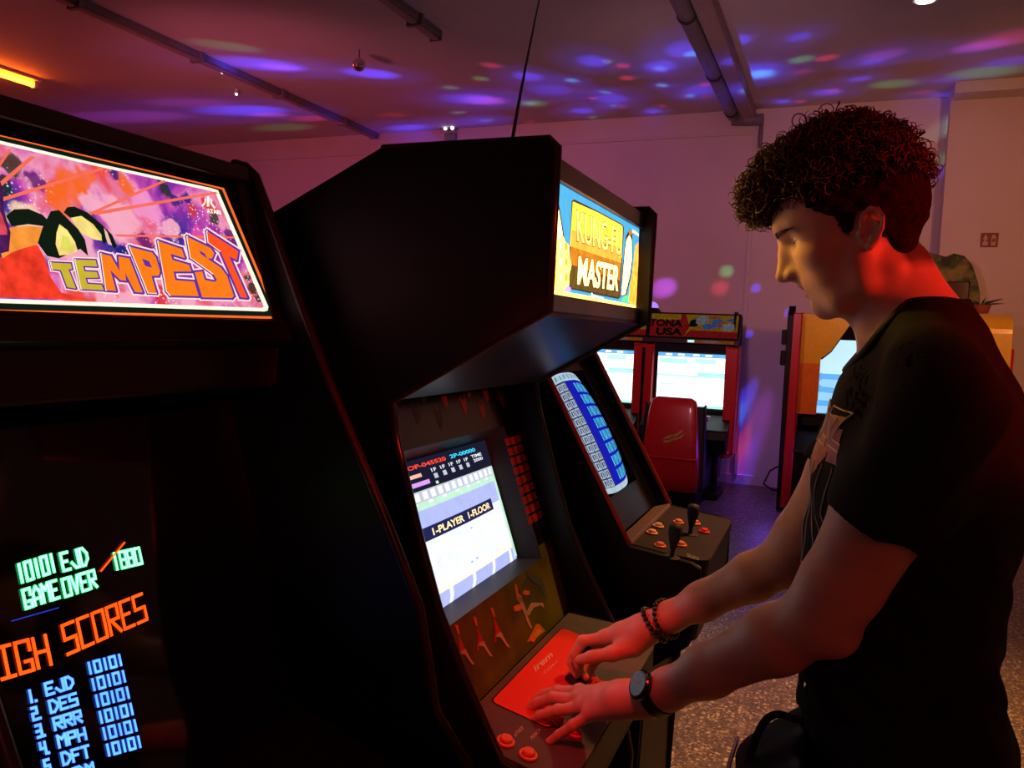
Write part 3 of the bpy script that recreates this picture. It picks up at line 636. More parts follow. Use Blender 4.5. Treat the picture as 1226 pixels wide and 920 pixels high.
b = MB(); b.prism(out, lambda y, x, t: (x - (0 if t > 0 or x < -.4 else .02), y, cz3(x) - .0045 if t > 0 else .74), 0, 1, M_blk); b.build('control_box', c3, bevel=.006)
c3x = pxfr((-.46, 0, .963), n5); Q3 = lambda x, y: np.array(c3x(x, y, 0))
for x, y in ((780.5, 639.5), (788, 631.5)): button(cp3, Q3(x, y), n5, mat('pale_button', (.85, .50, .36), .3, var=.04))
for x, y in ((790, 655), (812, 627), (815, 654), (832, 628)): button(cp3, Q3(x, y), n5, M_btn)
button(cp3, Q3(843, 638), n5, M_btnr)
joystick(cp3, Q3(804, 668), n5, M_rubber, .085, bat=True); joystick(cp3, Q3(826, 640), n5, M_rubber, .085, bat=True)
M_keyring = mat('yellow_print', (.45, .40, .10), .5)
b = MB(); q = quadfr([(823, 667), (838, 672), (836, 668), (822, 663)], c3x); put_text(b, 'SELECT', q, (0, 0, 1, 1), .0008, M_keyring); b.build('printed_words', cp3)
sh3('front_panel', -.43, .74, -.43, .02, .016, M_blk)

# ================= nearest cabinet =================
T1, T2 = .425, 1.085
tp = thing('arcade_cabinet', 'black arcade cabinet with an orange lettered space marquee and high scores', 'arcade cabinet', (-1.1, .75, 0), 'arcade cabinets in the row')
M_tedge = mat('dark_red_edge_moulding', (.025, .005, .004), .25, var=.1)
prof1 = [(-.985, 1.752), (-.96, 1.758), (-.935, 1.752), (-.916, 1.737), (-.896, 1.696), (-.839, 1.573), (-.765, 1.413), (-.645, 1.190), (-.58, 1.06), (-.545, .90), (-.42, .74), (-.41, .66), (-.50, .60), (-.48, .05), (-.52, 0), (-1.45, 0), (-1.45, 1.30), (-1.30, 1.50), (-1.10, 1.74)]
for y in (T1, T2 - TH):
    s = panel('side_panel', prof1, y, y + TH, M_blk, tp)
    MB().tube([(x, y + TH / 2, z) for x, z in prof1[1:11]], .0095, M_tedge, 8).build('edge_moulding', s, smooth=True)
ta, tb = T1 + TH, T2 - TH
sh1 = lambda n, *a, **k: sheet(n, *a, y0=ta, y1=tb, parent=tp, **k)
m0 = np.array([-.846, 0, 1.504]); m1 = np.array([-.919, 0, 1.714]); md = nv(m1 - m0); mfr, mn = planefr(m0, (0, 1, 0), md)
M_mqframe = mat('moulded_black_frame', (.022, .012, .012), .33, var=.15)
tpx = pxfr(m0, mn)
sh1('top_panel', -.96, 1.745, -1.10, 1.73, .016, M_blk); sh1('rear_slope', -1.10, 1.73, -1.30, 1.49, .016, M_blk); sh1('rear_panel', -1.435, 1.30, -1.435, .03, .016, M_blk); sh1('rear_top', -1.30, 1.49, -1.435, 1.30, .016, M_blk)
# frame around the lit art: top bar, bottom bar, end bars
mm = float(np.linalg.norm(m1 - m0))
def fbox(a0, b0, a1, b1, t0, t1, m, name, bevel=.004):
    q = MB(); q.hexa([mfr(a0, b0, t0), mfr(a1, b0, t0), mfr(a1, b1, t0), mfr(a0, b1, t0), mfr(a0, b0, t1), mfr(a1, b0, t1), mfr(a1, b1, t1), mfr(a0, b1, t1)], m); return q.build(name, tp, bevel=bevel)
fbox(ta, -.045, tb, -.008, -.02, .010, M_mqframe, 'marquee_frame'); fbox(ta, mm + .006, tb, mm + .036, -.02, .010, M_mqframe, 'marquee_frame')
fbox(ta, -.045, tb, mm + .036, -.05, -.004, M_blk, 'marquee_box')
fbox(T2 - TH - .028, -.02, tb, mm + .03, -.01, .004, M_mqframe, 'marquee_frame')
# nebula print
def nebula():
    m = bpy.data.materials.new('marquee_nebula'); m.use_nodes = True; nt = m.node_tree; L = nt.links.new; N = nt.nodes.new
    for n in list(nt.nodes): nt.nodes.remove(n)
    o = N('ShaderNodeOutputMaterial'); e = N('ShaderNodeEmission'); e.inputs['Strength'].default_value = 1.0; tc = N('ShaderNodeTexCoord')
    nz = N('ShaderNodeTexNoise'); nz.inputs['Scale'].default_value = 7.5; nz.inputs['Detail'].default_value = 6; nz.inputs['Distortion'].default_value = .5
    mp = N('ShaderNodeMapping'); mp.inputs['Location'].default_value = (.35, .22, .1); L(tc.outputs['Object'], mp.inputs[0]); L(mp.outputs[0], nz.inputs['Vector'])
    cr = N('ShaderNodeValToRGB'); E = cr.color_ramp.elements; st = [(.26, (.010, .012, .02)), (.36, (.05, .03, .30)), (.42, (.25, .03, .36)), (.47, (.62, .08, .42)), (.52, (.88, .32, .50)), (.56, (.80, .16, .30)), (.60, (.85, .07, .06)), (.66, (.95, .15, .02)), (.76, (.30, .015, .015))]
    E[0].position, E[0].color = st[0][0], (*st[0][1], 1); E[1].position, E[1].color = st[1][0], (*st[1][1], 1)
    for p, c in st[2:]: q = E.new(p); q.color = (*c, 1)
    L(nz.outputs[0], cr.inputs[0]); last = cr.outputs[0]
    # clouds and night-sky patches of the print, at their places on the artwork, with ragged edges
    nd_ = N('ShaderNodeTexNoise'); nd_.inputs['Scale'].default_value = 38; nd_.inputs['Detail'].default_value = 5; L(tc.outputs['Object'], nd_.inputs['Vector'])
    vs_ = N('ShaderNodeVectorMath'); vs_.operation = 'SUBTRACT'; vs_.inputs[1].default_value = (.5, .5, .5); L(nd_.outputs['Color'], vs_.inputs[0])
    vm_ = N('ShaderNodeVectorMath'); vm_.operation = 'SCALE'; vm_.inputs['Scale'].default_value = .045; L(vs_.outputs[0], vm_.inputs[0])
    va_ = N('ShaderNodeVectorMath'); va_.operation = 'ADD'; L(tc.outputs['Object'], va_.inputs[0]); L(vm_.outputs[0], va_.inputs[1])
    NG, NB, OR, PK, RD, DV = (.010, .03, .012), (.012, .015, .20), (.95, .14, .015), (.95, .42, .55), (.75, .02, .03), (.12, .01, .16)
    for (px_, py_, rd_, c_) in ((15, 200, 17, NG), (5, 225, 13, NG), (42, 215, 12, DV), (95, 300, 30, PK), (60, 290, 30, PK), (30, 265, 26, (.95, .62, .40)), (84, 225, 27, OR), (100, 215, 20, OR), (66, 242, 22, OR), (60, 225, 14, OR), (140, 262, 36, PK), (110, 245, 20, PK), (175, 250, 26, (.9, .30, .6)), (136, 211, 11, NB), (150, 224, 16, OR), (205, 275, 20, PK), (172, 292, 17, DV), (196, 229, 15, NG), (222, 238, 13, NB), (208, 240, 12, NB), (248, 245, 15, RD), (232, 256, 13, (.6, .04, .05)), (255, 262, 14, NG), (275, 285, 14, DV), (258, 280, 14, (.35, .02, .30)), (236, 283, 14, (.75, .08, .40)), (284, 310, 12, NG), (302, 345, 15, NG), (294, 328, 10, NG), (312, 360, 11, NG), (150, 304, 13, NB), (190, 355, 20, RD), (130, 362, 24, PK), (160, 366, 20, PK), (225, 366, 18, PK)):
        q = onplane(px_, py_, m0, mn); dn = N('ShaderNodeVectorMath'); dn.operation = 'DISTANCE'; dn.inputs[1].default_value = tuple(q); L(va_.outputs[0], dn.inputs[0])
        mr_ = N('ShaderNodeMapRange'); mr_.interpolation_type = 'SMOOTHSTEP'; r0 = rd_ * .00093; mr_.inputs[1].default_value = r0 * 1.15; mr_.inputs[2].default_value = r0 * .75; L(dn.outputs['Value'], mr_.inputs[0])
        mu_ = N('ShaderNodeMath'); mu_.operation = 'MULTIPLY'; mu_.inputs[1].default_value = .9; L(mr_.outputs[0], mu_.inputs[0])
        mm_ = N('ShaderNodeMix'); mm_.data_type = 'RGBA'; L(mu_.outputs[0], mm_.inputs[0]); L(last, mm_.inputs[6]); mm_.inputs[7].default_value = (*c_, 1); last = mm_.outputs[2]
    vo = N('ShaderNodeTexVoronoi'); vo.inputs['Scale'].default_value = 170; L(tc.outputs['Object'], vo.inputs['Vector'])
    n2 = N('ShaderNodeTexNoise'); n2.inputs['Scale'].default_value = 9; L(tc.outputs['Object'], n2.inputs['Vector'])
    r1 = N('ShaderNodeMapRange'); r1.inputs[1].default_value = .28; r1.inputs[2].default_value = .12; L(vo.outputs['Distance'], r1.inputs[0])
    r2 = N('ShaderNodeMapRange'); r2.inputs[1].default_value = .50; r2.inputs[2].default_value = .62; L(n2.outputs[0], r2.inputs[0])
    mu = N('ShaderNodeMath'); mu.operation = 'MULTIPLY'; L(r1.outputs[0], mu.inputs[0]); L(r2.outputs[0], mu.inputs[1])
    mx = N('ShaderNodeMix'); mx.data_type = 'RGBA'; L(mu.outputs[0], mx.inputs[0]); L(last, mx.inputs[6]); mx.inputs[7].default_value = (1, .75, .85, 1)
    L(mx.outputs[2], e.inputs[0]); L(e.outputs[0], o.inputs[0]); return m
KT = 1.0
q_neb = nebula(); q_w = G('rim_white', (1, .86, .70), 1.2); q_rim = G('rim_orange', (1, .15, .03), 1.0); q_or = G('letter_orange', (1.0, .21, .01), KT); q_ro = G('letter_red', (1.0, .09, .015), KT); q_ye = G('letter_yellow', (.62, .46, .03), KT); q_ou = G('letter_white', (1, .72, .72), KT * 1.05); q_pu = G('letter_violet', (.14, .03, .33), KT); q_bk = G('black', (.006, .012, .006), KT); q_cl = G('claw_yellow', (1, .75, .22), KT, .2); q_co = G('claw_orange', (.95, .30, .04), KT, .2); q_rd = G('glow_red', (.90, .045, .02), KT, .3); q_dk = G('dark_violet', (.07, .01, .08), KT, .4); q_ray = G('ray', (.95, .16, .10), KT)
A5 = lambda L: [(x / 3.54, 140 + y / 3.54) for x, y in L]; A6 = lambda L: [(150 + x / 5.75, 240 + y / 5.75) for x, y in L]
B1 = lambda L: [(x / 3.065, 130 + y / 3.065) for x, y in L]
mk = MB()
XLFT = -60.0
outer = [(XLFT, 355 + 25), (0, 375.5), (319, 381.0), (329, 380), (330.5, 374), (263, 225), (258, 220), (0, 163), (XLFT, 150)]
mk.flat(B1([(-190, 60), (0, 97), (330, 175), (800, 287), (822, 292), (1012, 745), (1008, 770), (990, 772), (0, 746), (-190, 742)]), tpx, .0006, q_rim)
mk.flat(B1([(-190, 66), (0, 102), (330, 180), (795, 292), (815, 298), (1002, 745), (998, 763), (980, 763), (0, 738), (-190, 734)]), tpx, .0009, q_bk)
mk.flat(B1([(-190, 80), (0, 118), (330, 196), (775, 292), (800, 300), (985, 728), (982, 742), (970, 745), (0, 714), (-190, 708)]), tpx, .0012, q_w)
mk.flat(B1([(-190, 95), (0, 130), (330, 206), (770, 302), (790, 308), (968, 728), (960, 732), (0, 698), (-190, 692)]), tpx, .0015, q_neb)
for L in ([(0, 275), (130, 165), (150, 170), (0, 300)], [(0, 345), (430, 215), (445, 222), (0, 362)], [(0, 190), (35, 135), (48, 140), (0, 212)]): mk.flat(A5(L), tpx, .0018, q_ray)
for L in ([(300, 395), (600, 262), (610, 268), (310, 402)], [(340, 380), (790, 305), (800, 312), (350, 392)], [(420, 462), (860, 470), (862, 477), (430, 470)], [(880, 604), (915, 606), (918, 613), (885, 612)]): mk.flat(B1(L), tpx, .0018, q_ray)
mk.flat(A5([(0, 600), (40, 560), (90, 540), (160, 545), (190, 600), (215, 680), (260, 745), (340, 765), (380, 778), (0, 765)]), tpx, .0018, q_rd)
mk.flat(A5([(40, 470), (120, 462), (180, 468), (160, 540), (90, 560), (50, 575), (10, 600), (0, 560)]), tpx, .0021, q_co)
mk.flat(A5([(25, 420), (60, 392), (120, 390), (180, 415), (205, 440), (195, 465), (120, 455), (50, 465)]), tpx, .0024, q_bk)
mk.flat(A5([(200, 430), (215, 400), (250, 395), (285, 430), (330, 475), (360, 520), (374, 590), (340, 560), (250, 600), (200, 590), (160, 535), (180, 470)]), tpx, .0024, q_bk)
mk.flat(A5([(252, 455), (285, 480), (318, 530), (330, 570), (300, 583), (252, 588), (236, 540), (240, 490)]), tpx, .0027, q_cl); mk.flat(A5([(262, 500), (290, 510), (308, 560), (280, 572), (256, 560)]), tpx, .003, G('claw_pale', (.75, .72, .12), KT))
mk.flat(A5([(270, 405), (285, 383), (315, 380), (370, 405), (430, 455), (475, 500), (495, 545), (488, 560), (455, 525), (440, 540), (400, 460), (345, 425), (300, 430)]), tpx, .0024, q_bk)
mk.flat(A5([(300, 428), (345, 420), (395, 455), (430, 500), (432, 525), (400, 520), (350, 495), (318, 460)]), tpx, .0027, q_cl)
mk.flat(A5([(440, 470), (455, 490), (475, 545), (458, 540), (448, 510)]), tpx, .0029, G('claw_tip', (.9, .55, .45), KT))
mk.flat(A5([(0, 270), (10, 300), (18, 400), (45, 490), (38, 570), (0, 580)]), tpx, .0027, q_dk); mk.flat(A5([(0, 400), (10, 420), (30, 480), (30, 500), (0, 500)]), tpx, .003, G('figure_red', (.6, .06, .08), KT, .5))
# the word, letter by letter
LT = [(A5([(215, 618), (300, 622), (305, 645), (290, 647), (322, 728), (285, 722), (258, 650), (222, 645)]), q_ye),
      (A5([(318, 605), (405, 608), (412, 635), (352, 632), (358, 655), (410, 658), (418, 682), (362, 682), (370, 708), (430, 712), (440, 735), (345, 730)]), q_ye),
      (A5([(428, 580), (470, 590), (507, 655), (502, 592), (548, 600), (605, 745), (572, 742), (530, 660), (535, 695), (510, 692), (468, 650), (492, 738), (450, 735)]), q_or),
      (A6([(30, 320), (185, 360), (212, 395), (240, 490), (230, 520), (180, 520), (215, 640), (158, 636)]), q_or),
      (A6([(225, 280), (388, 335), (410, 398), (312, 368), (325, 410), (440, 445), (455, 490), (332, 490), (345, 550), (475, 560), (505, 660), (310, 655), (285, 625)]), q_or),
      (A6([(425, 250), (590, 330), (612, 365), (598, 400), (565, 400), (545, 365), (508, 345), (520, 370), (660, 465), (700, 520), (748, 660), (735, 672), (530, 668), (478, 495), (530, 490), (548, 548), (610, 562), (632, 552), (605, 505), (450, 395)]), q_or),
      (A6([(562, 212), (778, 350), (768, 412), (715, 385), (842, 672), (795, 668), (655, 350), (572, 290)]), q_ro)]
def grow(poly, d):
    """polygon offset outwards with limited mitres"""
    n = len(poly); A = sum(poly[i][0] * poly[(i + 1) % n][1] - poly[(i + 1) % n][0] * poly[i][1] for i in range(n)); sg = 1 if A > 0 else -1; o = []
    for i in range(n):
        p0, p1, p2 = [np.array(poly[(i + k) % n], float) for k in (-1, 0, 1)]
        a = nv(p1 - p0); b = nv(p2 - p1); na = np.array([a[1], -a[0]]) * sg; nb = np.array([b[1], -b[0]]) * sg; m = na + nb; l = m @ m
        m = m / max(l, .7) * 2 * d if l > 1e-6 else na * d
        o.append(tuple(p1 + m))
    return o
def selfsafe(mb, poly, d, t, m):
    """thick outline: the grown letter plus a round-jointed band so nothing pinches"""
    n = len(poly); mb.flat(poly, tpx, t, m)
    for i in range(n):
        stroke(mb, [poly[i], poly[(i + 1) % n]], tpx, 2 * d, t, m)
for i, (L, c) in enumerate(LT):
    sc_ = .75 if i < 2 else 1
    selfsafe(mk, L, 4.2 * sc_, .0030, q_ou)
for i, (L, c) in enumerate(LT):
    selfsafe(mk, L, 2.4 * (.75 if i < 2 else 1), .0034, q_pu)
for i, (L, c) in enumerate(LT):
    n = len(L); stroke(mk, [L[0], L[-1]], tpx, 1.7, .0037, q_w)
    if i in (4, 5, 6, 3): stroke(mk, [(L[-1][0] + .3, L[-1][1]), (L[-2][0] - .3, L[-2][1])], tpx, 1.5, .0037, q_w)
    mk.flat(L, tpx, .0040, c)
mk.flat(A6([(115, 400), (165, 420), (185, 465), (135, 450)]), tpx, .0044, q_pu)
# round the maker's mark
for L in ([(759, 322), (768, 322), (768, 360), (759, 360)], [(752, 330), (756, 330), (754, 348), (744, 360), (738, 357), (750, 345)], [(771, 330), (775, 330), (779, 348), (792, 364), (785, 368), (772, 350)]): mk.flat(B1(L), tpx, .0040, q_w)
q = quadfr(B1([(752, 386), (806, 393), (800, 377), (750, 370)]), tpx); put_text(mk, 'ATARI', q, (0, 0, 1, 1), .0040, q_w, bold=.04)
mk.build('marquee', tp)
# speaker strip, tinted glass, vector screen
sh1('speaker_board', -.86, 1.470, -.865, 1.395, .014, M_mqframe)
M_tglass = mat('tinted_glass', (.007, .005, .005), .07, spec=.55, var=.1)
al = math.radians(17); gp = np.array([-.95, 0, 1.35]); gd = np.array([-math.sin(al), 0, math.cos(al)]) ; gd = np.array([-math.sin(al), 0, math.cos(al)])
gfr, gn = planefr(gp, (0, 1, 0), gd); gpx = pxfr(gp, gn)
gm = MB(); gm.hexa([gfr(ta, -.515, -.01), gfr(tb, -.515, -.01), gfr(tb, .10, -.01), gfr(ta, .10, -.01), gfr(ta, -.515, 0), gfr(tb, -.515, 0), gfr(tb, .10, 0), gfr(ta, .10, 0)], M_tglass); gm.build('screen_glass', tp)
sh1('glass_ledge', -.865, 1.395, -.985, 1.43, .012, M_mqframe)
vg = S('vector_green', (.10, 1, .28), 3.0, .25); vo_ = S('vector_orange', (1, .06, .004), 2.4, .15); vb = S('vector_blue', (.05, .16, 1), 3.4, .2); vlb = S('vector_pale_blue', (.10, .38, 1), 2.0, .2)
vt = MB()
def vline(s, x0, y0, x1, y1, hgt, wd, m, t=.002, m2=None):
    """vector lettering along the row direction, baseline from (x0,y0) to (x1,y1), cap height given in photo pixels"""
    A = np.array(gpx(x0, y0, 0)); B = np.array(gpx(x1, y1, 0)); tot = B[1] - A[1]; n = len(s); cw = tot / (n + (n - 1) * .38)
    hh = hgt; b0 = (A - gp) @ gd; b1 = (B - gp) @ gd
    f = lambda a, b, tt: gfr(A[1] + a, b0 + (b1 - b0) * a / tot + b, tt)
    a = 0
    for ch in s:
        for st in GL.get(ch, []):
            pts = [tuple(map(float, q_.split(','))) for q_ in st.split()]; pts = [(a + x / 4 * cw, y / 6 * hh) for x, y in pts]
            stroke(vt, pts, f, wd, t, m)
            if m2: stroke(vt, pts, f, wd * .4, t + .0006, m2)
        a += cw * 1.38
wg = S('vector_white_green', (.35, 1, .5), 2.6)
vline('10101', 22, 699, 67, 684, .022, .0042, vg, m2=wg); vline('EJD', 75, 684, 105, 676, .022, .0042, vg, m2=wg); vline('1880', 136, 683, 169, 675, .022, .0042, vg, m2=wg)
vline('GAME', 30, 729, 70, 716, .022, .0042, vg, m2=wg); vline('OVER', 77, 715, 115, 703, .022, .0042, vg, m2=wg)
stroke(vt, [(121, 684), (149, 650)], gpx, 2.0, .003, vo_)
stroke(vt, [(14, 744), (70, 728)], gpx, 1.2, .002, S('vector_dim_blue', (.02, .05, .6), 1))
vline('HIGH', -22, 821, 60, 796, .036, .0042, vo_); vline('SCORES', 80, 784, 175, 742, .036, .0042, vo_)
rows = ['EJD', 'DES', 'RRR', 'MPH', 'DFT', 'JDM']
for k, nme in enumerate(rows):
    x = 33 + 5.0 * k; y = 842 + 20.8 * k
    vline('%d.' % (k + 1), x + 1, y, x + 14, y - 4, .0138, .0036, vb, m2=vlb); vline(nme, x + 22, y - 9 + .0 * k, x + 54, y - 19, .0138, .0036, vb, m2=vlb)
    vline('10101', 104 + 4.4 * k, 808 + 19.6 * k, 147 + 4.6 * k, 796 + 19.6 * k, .0138, .0036, vb, m2=vlb)
vt.build('vector_picture', tp)
# control shelf, coin door (below the frame)
sh1('control_panel', -.80, .85, -.44, .735, .016, M_mqframe); sh1('control_front', -.435, .735, -.425, .65, .016, M_blk); sh1('front_panel', -.50, .60, -.49, .03, .016, M_blk)
kn = MB().lathe((-.60, .75, .794), (.3, 0, 1), [(0, .03), (.02, .03), (.024, .026), (.025, 0)], M_chrome, 28).build('spinner_knob', tp, smooth=False)
# ------------------------------------------------------------------ twin racing cabinet by the back wall
M_red = mat('racing_red', (.55, .014, .018), .32, var=.06, coat=.3)
M_dkblue = mat('dark_blue_grey', (.02, .022, .035), .45, var=.1)
YR = 7.5
rc = thing('twin_racing_cabinet', 'red and black twin racing cabinet with two bright screens by the back wall', 'racing cabinet', (-1.75, 7.6, 0))
S2 = lambda n, c, s, v=.05: emit('racing_' + n, c, s, v, 6)
r_wh = S2('white', (.88, .97, 1), 2.3); r_cy = S2('cyan', (.35, .85, 1), 1.8, .1); r_bl = S2('blue', (.15, .45, .9), 1.2, .2); r_gr = S2('green', (.35, .8, .65), 1.5, .2)
def rmq(col, s=.11, v=.3): return emit('racing_marquee', col, s, v, 40)
c_ry, c_rr, c_rk, c_rb, c_rw, c_ro = rmq((1, .45, .03)), rmq((.9, .03, .03)), rmq((.02, .02, .02)), rmq((.1, .25, .8), .16), rmq((.7, .7, .8)), rmq((1, .25, .05))
for k, xc in enumerate((-1.255, -2.10)):
    x0, x1 = xc - .317, xc + .317
    b = MB(); b.box((x0 - .12, YR + .06, .46), (x1 + .055, 8.05, 1.44), M_blk); b.box((x0 - .12, YR + .06, .12), (x1 - .06, 8.05, .46), M_blk); b.build('body', rc, bevel=.02)
    # monitor hood with recess
    h = MB(); f = lambda a, bb_, t: (a, YR - t, bb_)
    ring(h, [(x0 - .06, .76), (x1 + .06, .76), (x1 + .06, 1.43), (x0 - .06, 1.43)], [(x0, .82), (x1, .82), (x1, 1.355), (x0, 1.355)], f, 0, M_blk)
    h.add([f(x0 - .06, .76, 0), f(x1 + .06, .76, 0), f(x1 + .06, 1.43, 0), f(x0 - .06, 1.43, 0), f(x0 - .06, .76, -.1), f(x1 + .06, .76, -.1), f(x1 + .06, 1.43, -.1), f(x0 - .06, 1.43, -.1)], [(0, 4, 5, 1), (1, 5, 6, 2), (2, 6, 7, 3), (3, 7, 4, 0)], M_blk)
    h.build('monitor_hood', rc)
    sfr2 = lambda u, v, t: (x0 + .635 * u, YR + .015 - .03 * (1 - (2 * u - 1) ** 2) * (1 - (2 * v - 1) ** 2) ** .5 + .012 - t, .835 + v * .505)
    b = MB(); cell(b, sfr2, 0, 0, 1, 1, 0, r_wh); cell(b, sfr2, 0, .93, 1, 1, .002, r_bl); 
    for u in (.12, .3, .52, .7): cell(b, sfr2, u, .955, u + .09, .985, .004, r_wh)
    cell(b, sfr2, .02, .80, .45, .90, .002, r_cy); cell(b, sfr2, .55, .82, .85, .91, .002, r_cy); cell(b, sfr2, .0, .56, 1, .60, .002, r_cy); cell(b, sfr2, .6, .60, .98, .66, .002, r_gr); cell(b, sfr2, 0, 0, 1, .05, .002, r_gr); cell(b, sfr2, .05, .4, .3, .43, .002, r_cy)
    b.build('screen', rc)
    # marquee, leaning forward
    mfr2, _n = planefr((x0 - .105, YR - .02, 1.475), (1, 0, 0), nv((0, .30, 1)))
    mf = lambda a, bb_, t: (x0 - .105 + a, YR - .03 + bb_ * .35 - t, 1.475 + bb_ * .94)
    b = MB(); W2 = .845
    b.hexa([mf(0, 0, -.05), mf(W2, 0, -.05), mf(W2, .26, -.05), mf(0, .26, -.05), mf(0, 0, 0), mf(W2, 0, 0), mf(W2, .26, 0), mf(0, .26, 0)], M_blk); 
    b.flat([(.02, .02), (W2 - .02, .02), (W2 - .02, .245), (.02, .245)], mf, .004, c_ry); b.flat([(.02, .02), (.34, .02), (.40, .09), (W2 - .02, .08), (W2 - .02, .02)], mf, .007, c_rr); b.flat([(.02, .02), (.34, .02), (.39, .12), (.34, .245), (.02, .245)], mf, .006, c_rr)
    b.flat([(.02, .17), (.30, .19), (.30, .245), (.02, .245)], mf, .0075, c_ry)
    put_text(b, 'DAYTONA', mf, (-.20 if k == 0 else .02, .115, .32, .19), .012 if k else .014, c_rk, bold=.05); put_text(b, 'USA', mf, (.08, .03, .33, .105), .012, c_rk, bold=.05)
    for j, (a0, b0, a1, b1, c) in enumerate(((.38, .12, .46, .19, c_rk), (.44, .15, .56, .225, c_rw), (.50, .10, .60, .15, c_rb), (.58, .12, .70, .20, c_rb), (.62, .14, .74, .17, c_ro), (.68, .09, .80, .16, c_rw), (.72, .18, .80, .21, c_rb), (.55, .20, .66, .235, c_ro))):
        b.flat([(a0, b0 + .01), (a0 + (a1 - a0) * .3, b0), (a1, b0 + .008), (a1 - .01, b1), (a0 + (a1 - a0) * .5, b1 + .008), (a0 + .01, b1 - .008)], mf, .0085 + j * .0004, c)
    b.build('marquee', rc)
    b = MB(); b.box((x0 - .105, YR - .035, 1.435), (x0 - .105 + W2, YR + .06, 1.475), M_dkblue); b.flat([(x0 + .27, 1.44), (x0 + .70, 1.44), (x0 + .70, 1.47), (x0 + .27, 1.47)], lambda a, bb_, t: (a, YR - .036 - t, bb_), .0, c_ro); b.flat([(x0 + .28, 1.445), (x0 + .34, 1.445), (x0 + .34, 1.467), (x0 + .28, 1.467)], lambda a, bb_, t: (a, YR - .038 - t, bb_), .0, r_gr)
    put_text(b, 'SEGA', lambda a, bb_, t: (a, YR - .040 - t, bb_), (x0 + .42, 1.445, x0 + .56, 1.466), 0, c_rw, bold=.03); b.build('marquee_ledge', rc)
    # dashboard and steering wheel
    b = MB(); b.prism([(YR - .32, .58), (YR - .30, .66), (YR - .02, .78), (YR + .06, .78), (YR + .06, .45), (YR - .2, .45)], lambda a, bb_, t: (t, a, bb_), x0 - .07, x1 + .07, M_blk); b.build('dashboard', rc, bevel=.01)
    wb = MB(); wc = np.array([xc, YR - .34, .74]); wn = nv((0, -1, .45)); e1 = np.array([1, 0, 0]); e2 = np.cross(wn, e1)
    wb.tube([wc + .15 * (math.cos(a) * e1 + math.sin(a) * e2) for a in np.linspace(0, 2 * PI, 33)[:-1]], .014, M_rubber, 10, closed=True)
    for a in (0, PI, -PI / 2): wb.tube([wc, wc + .145 * (math.cos(a) * e1 + math.sin(a) * e2)], .012, M_rubber, 8)
    wb.lathe(wc - wn * .02, wn, [(0, .045), (.03, .045), (.035, .02)], M_rubber, 20); wb.tube([wc, wc - wn * .12], .02, M_rubber, 10); wb.build('steering_wheel', rc, smooth=True)
    for j, xb in enumerate((x0 + .40, x0 + .49)):
        MB().box((xb, YR - .27, .745), (xb + .065, YR - .22, .79), (r_wh, r_wh)[j] if False else M_white).build('view_button', rc, bevel=.006)
    # seat with moulded back
    sx, sy = xc - .03, 6.83
    se = MB()
    def shell(z, w, yb_, yf_): return [(sx - w, yb_, z), (sx + w, yb_, z), (sx + w, yf_, z), (sx - w, yf_, z)]
    lv = [(.16, .245, sy - .02, sy + .30), (.30, .25, sy - .03, sy + .30), (.45, .245, sy - .045, sy + .26), (.56, .235, sy - .03, sy + .19), (.75, .22, sy + .0, sy + .16), (.88, .205, sy + .03, sy + .16), (.94, .19, sy + .05, sy + .155), (.965, .15, sy + .075, sy + .14)]
    vs = []; fs = []
    n = 20
    for z, w_, y0_, y1_ in lv:
        for i in range(n):
            a = 2 * PI * i / n; ca, sa = math.cos(a), math.sin(a); px_ = abs(ca) ** .35 * (1 if ca > 0 else -1); py_ = abs(sa) ** .35 * (1 if sa > 0 else -1)
            vs.append((sx + w_ * px_, (y0_ + y1_) / 2 + (y1_ - y0_) / 2 * py_, z))
    for i in range(len(lv) - 1):
        for j in range(n): fs.append((i * n + j, i * n + (j + 1) % n, (i + 1) * n + (j + 1) % n, (i + 1) * n + j))
    fs += [tuple(reversed(range(n))), tuple((len(lv) - 1) * n + j for j in range(n))]
    se.add(vs, fs, M_red); so = se.build('seat', rc, smooth=True)
    MB().box((sx - .245, sy - .055, .435), (sx + .245, sy + .02, .46), M_red).build('seat_ridge', so, bevel=.01)
    sd = MB(); sd.prism([(sy + .10, .18), (sy + .62, .18), (sy + .66, .34), (sy + .60, .40), (sy + .34, .36), (sy + .28, .50), (sy + .19, .88), (sy + .13, .90)], lambda a, bb_, t: (t, a, bb_), sx - .255, sx + .265, M_dkblue); sd.build('seat_cushion', so, bevel=.02)
    em = MB(); ef = lambda a, bb_, t: (sx + a, sy - .028 + (bb_ - .56) * .16 - t, bb_)
    M_emb = mat('seat_emblem_print', (.50, .42, .10), .4, var=.2)
    for q_ in ([(-.05, .575), (.0, .585), (.06, .62), (.05, .63), (-.01, .60), (-.05, .595)], [(.0, .62), (.06, .64), (.11, .69), (.10, .70), (.05, .66), (.0, .64)], [(-.07, .60), (-.02, .61), (.03, .645), (.02, .655), (-.03, .63)], [(.04, .60), (.10, .63), (.13, .68), (.11, .66), (.05, .62)]): em.flat(q_, ef, .006, M_emb)
    em.build('emblem', so)
    MB().box((sx - .22, sy + .02, .0), (sx + .24, YR + .1, .17), M_blk).build('seat_base', rc, bevel=.02)
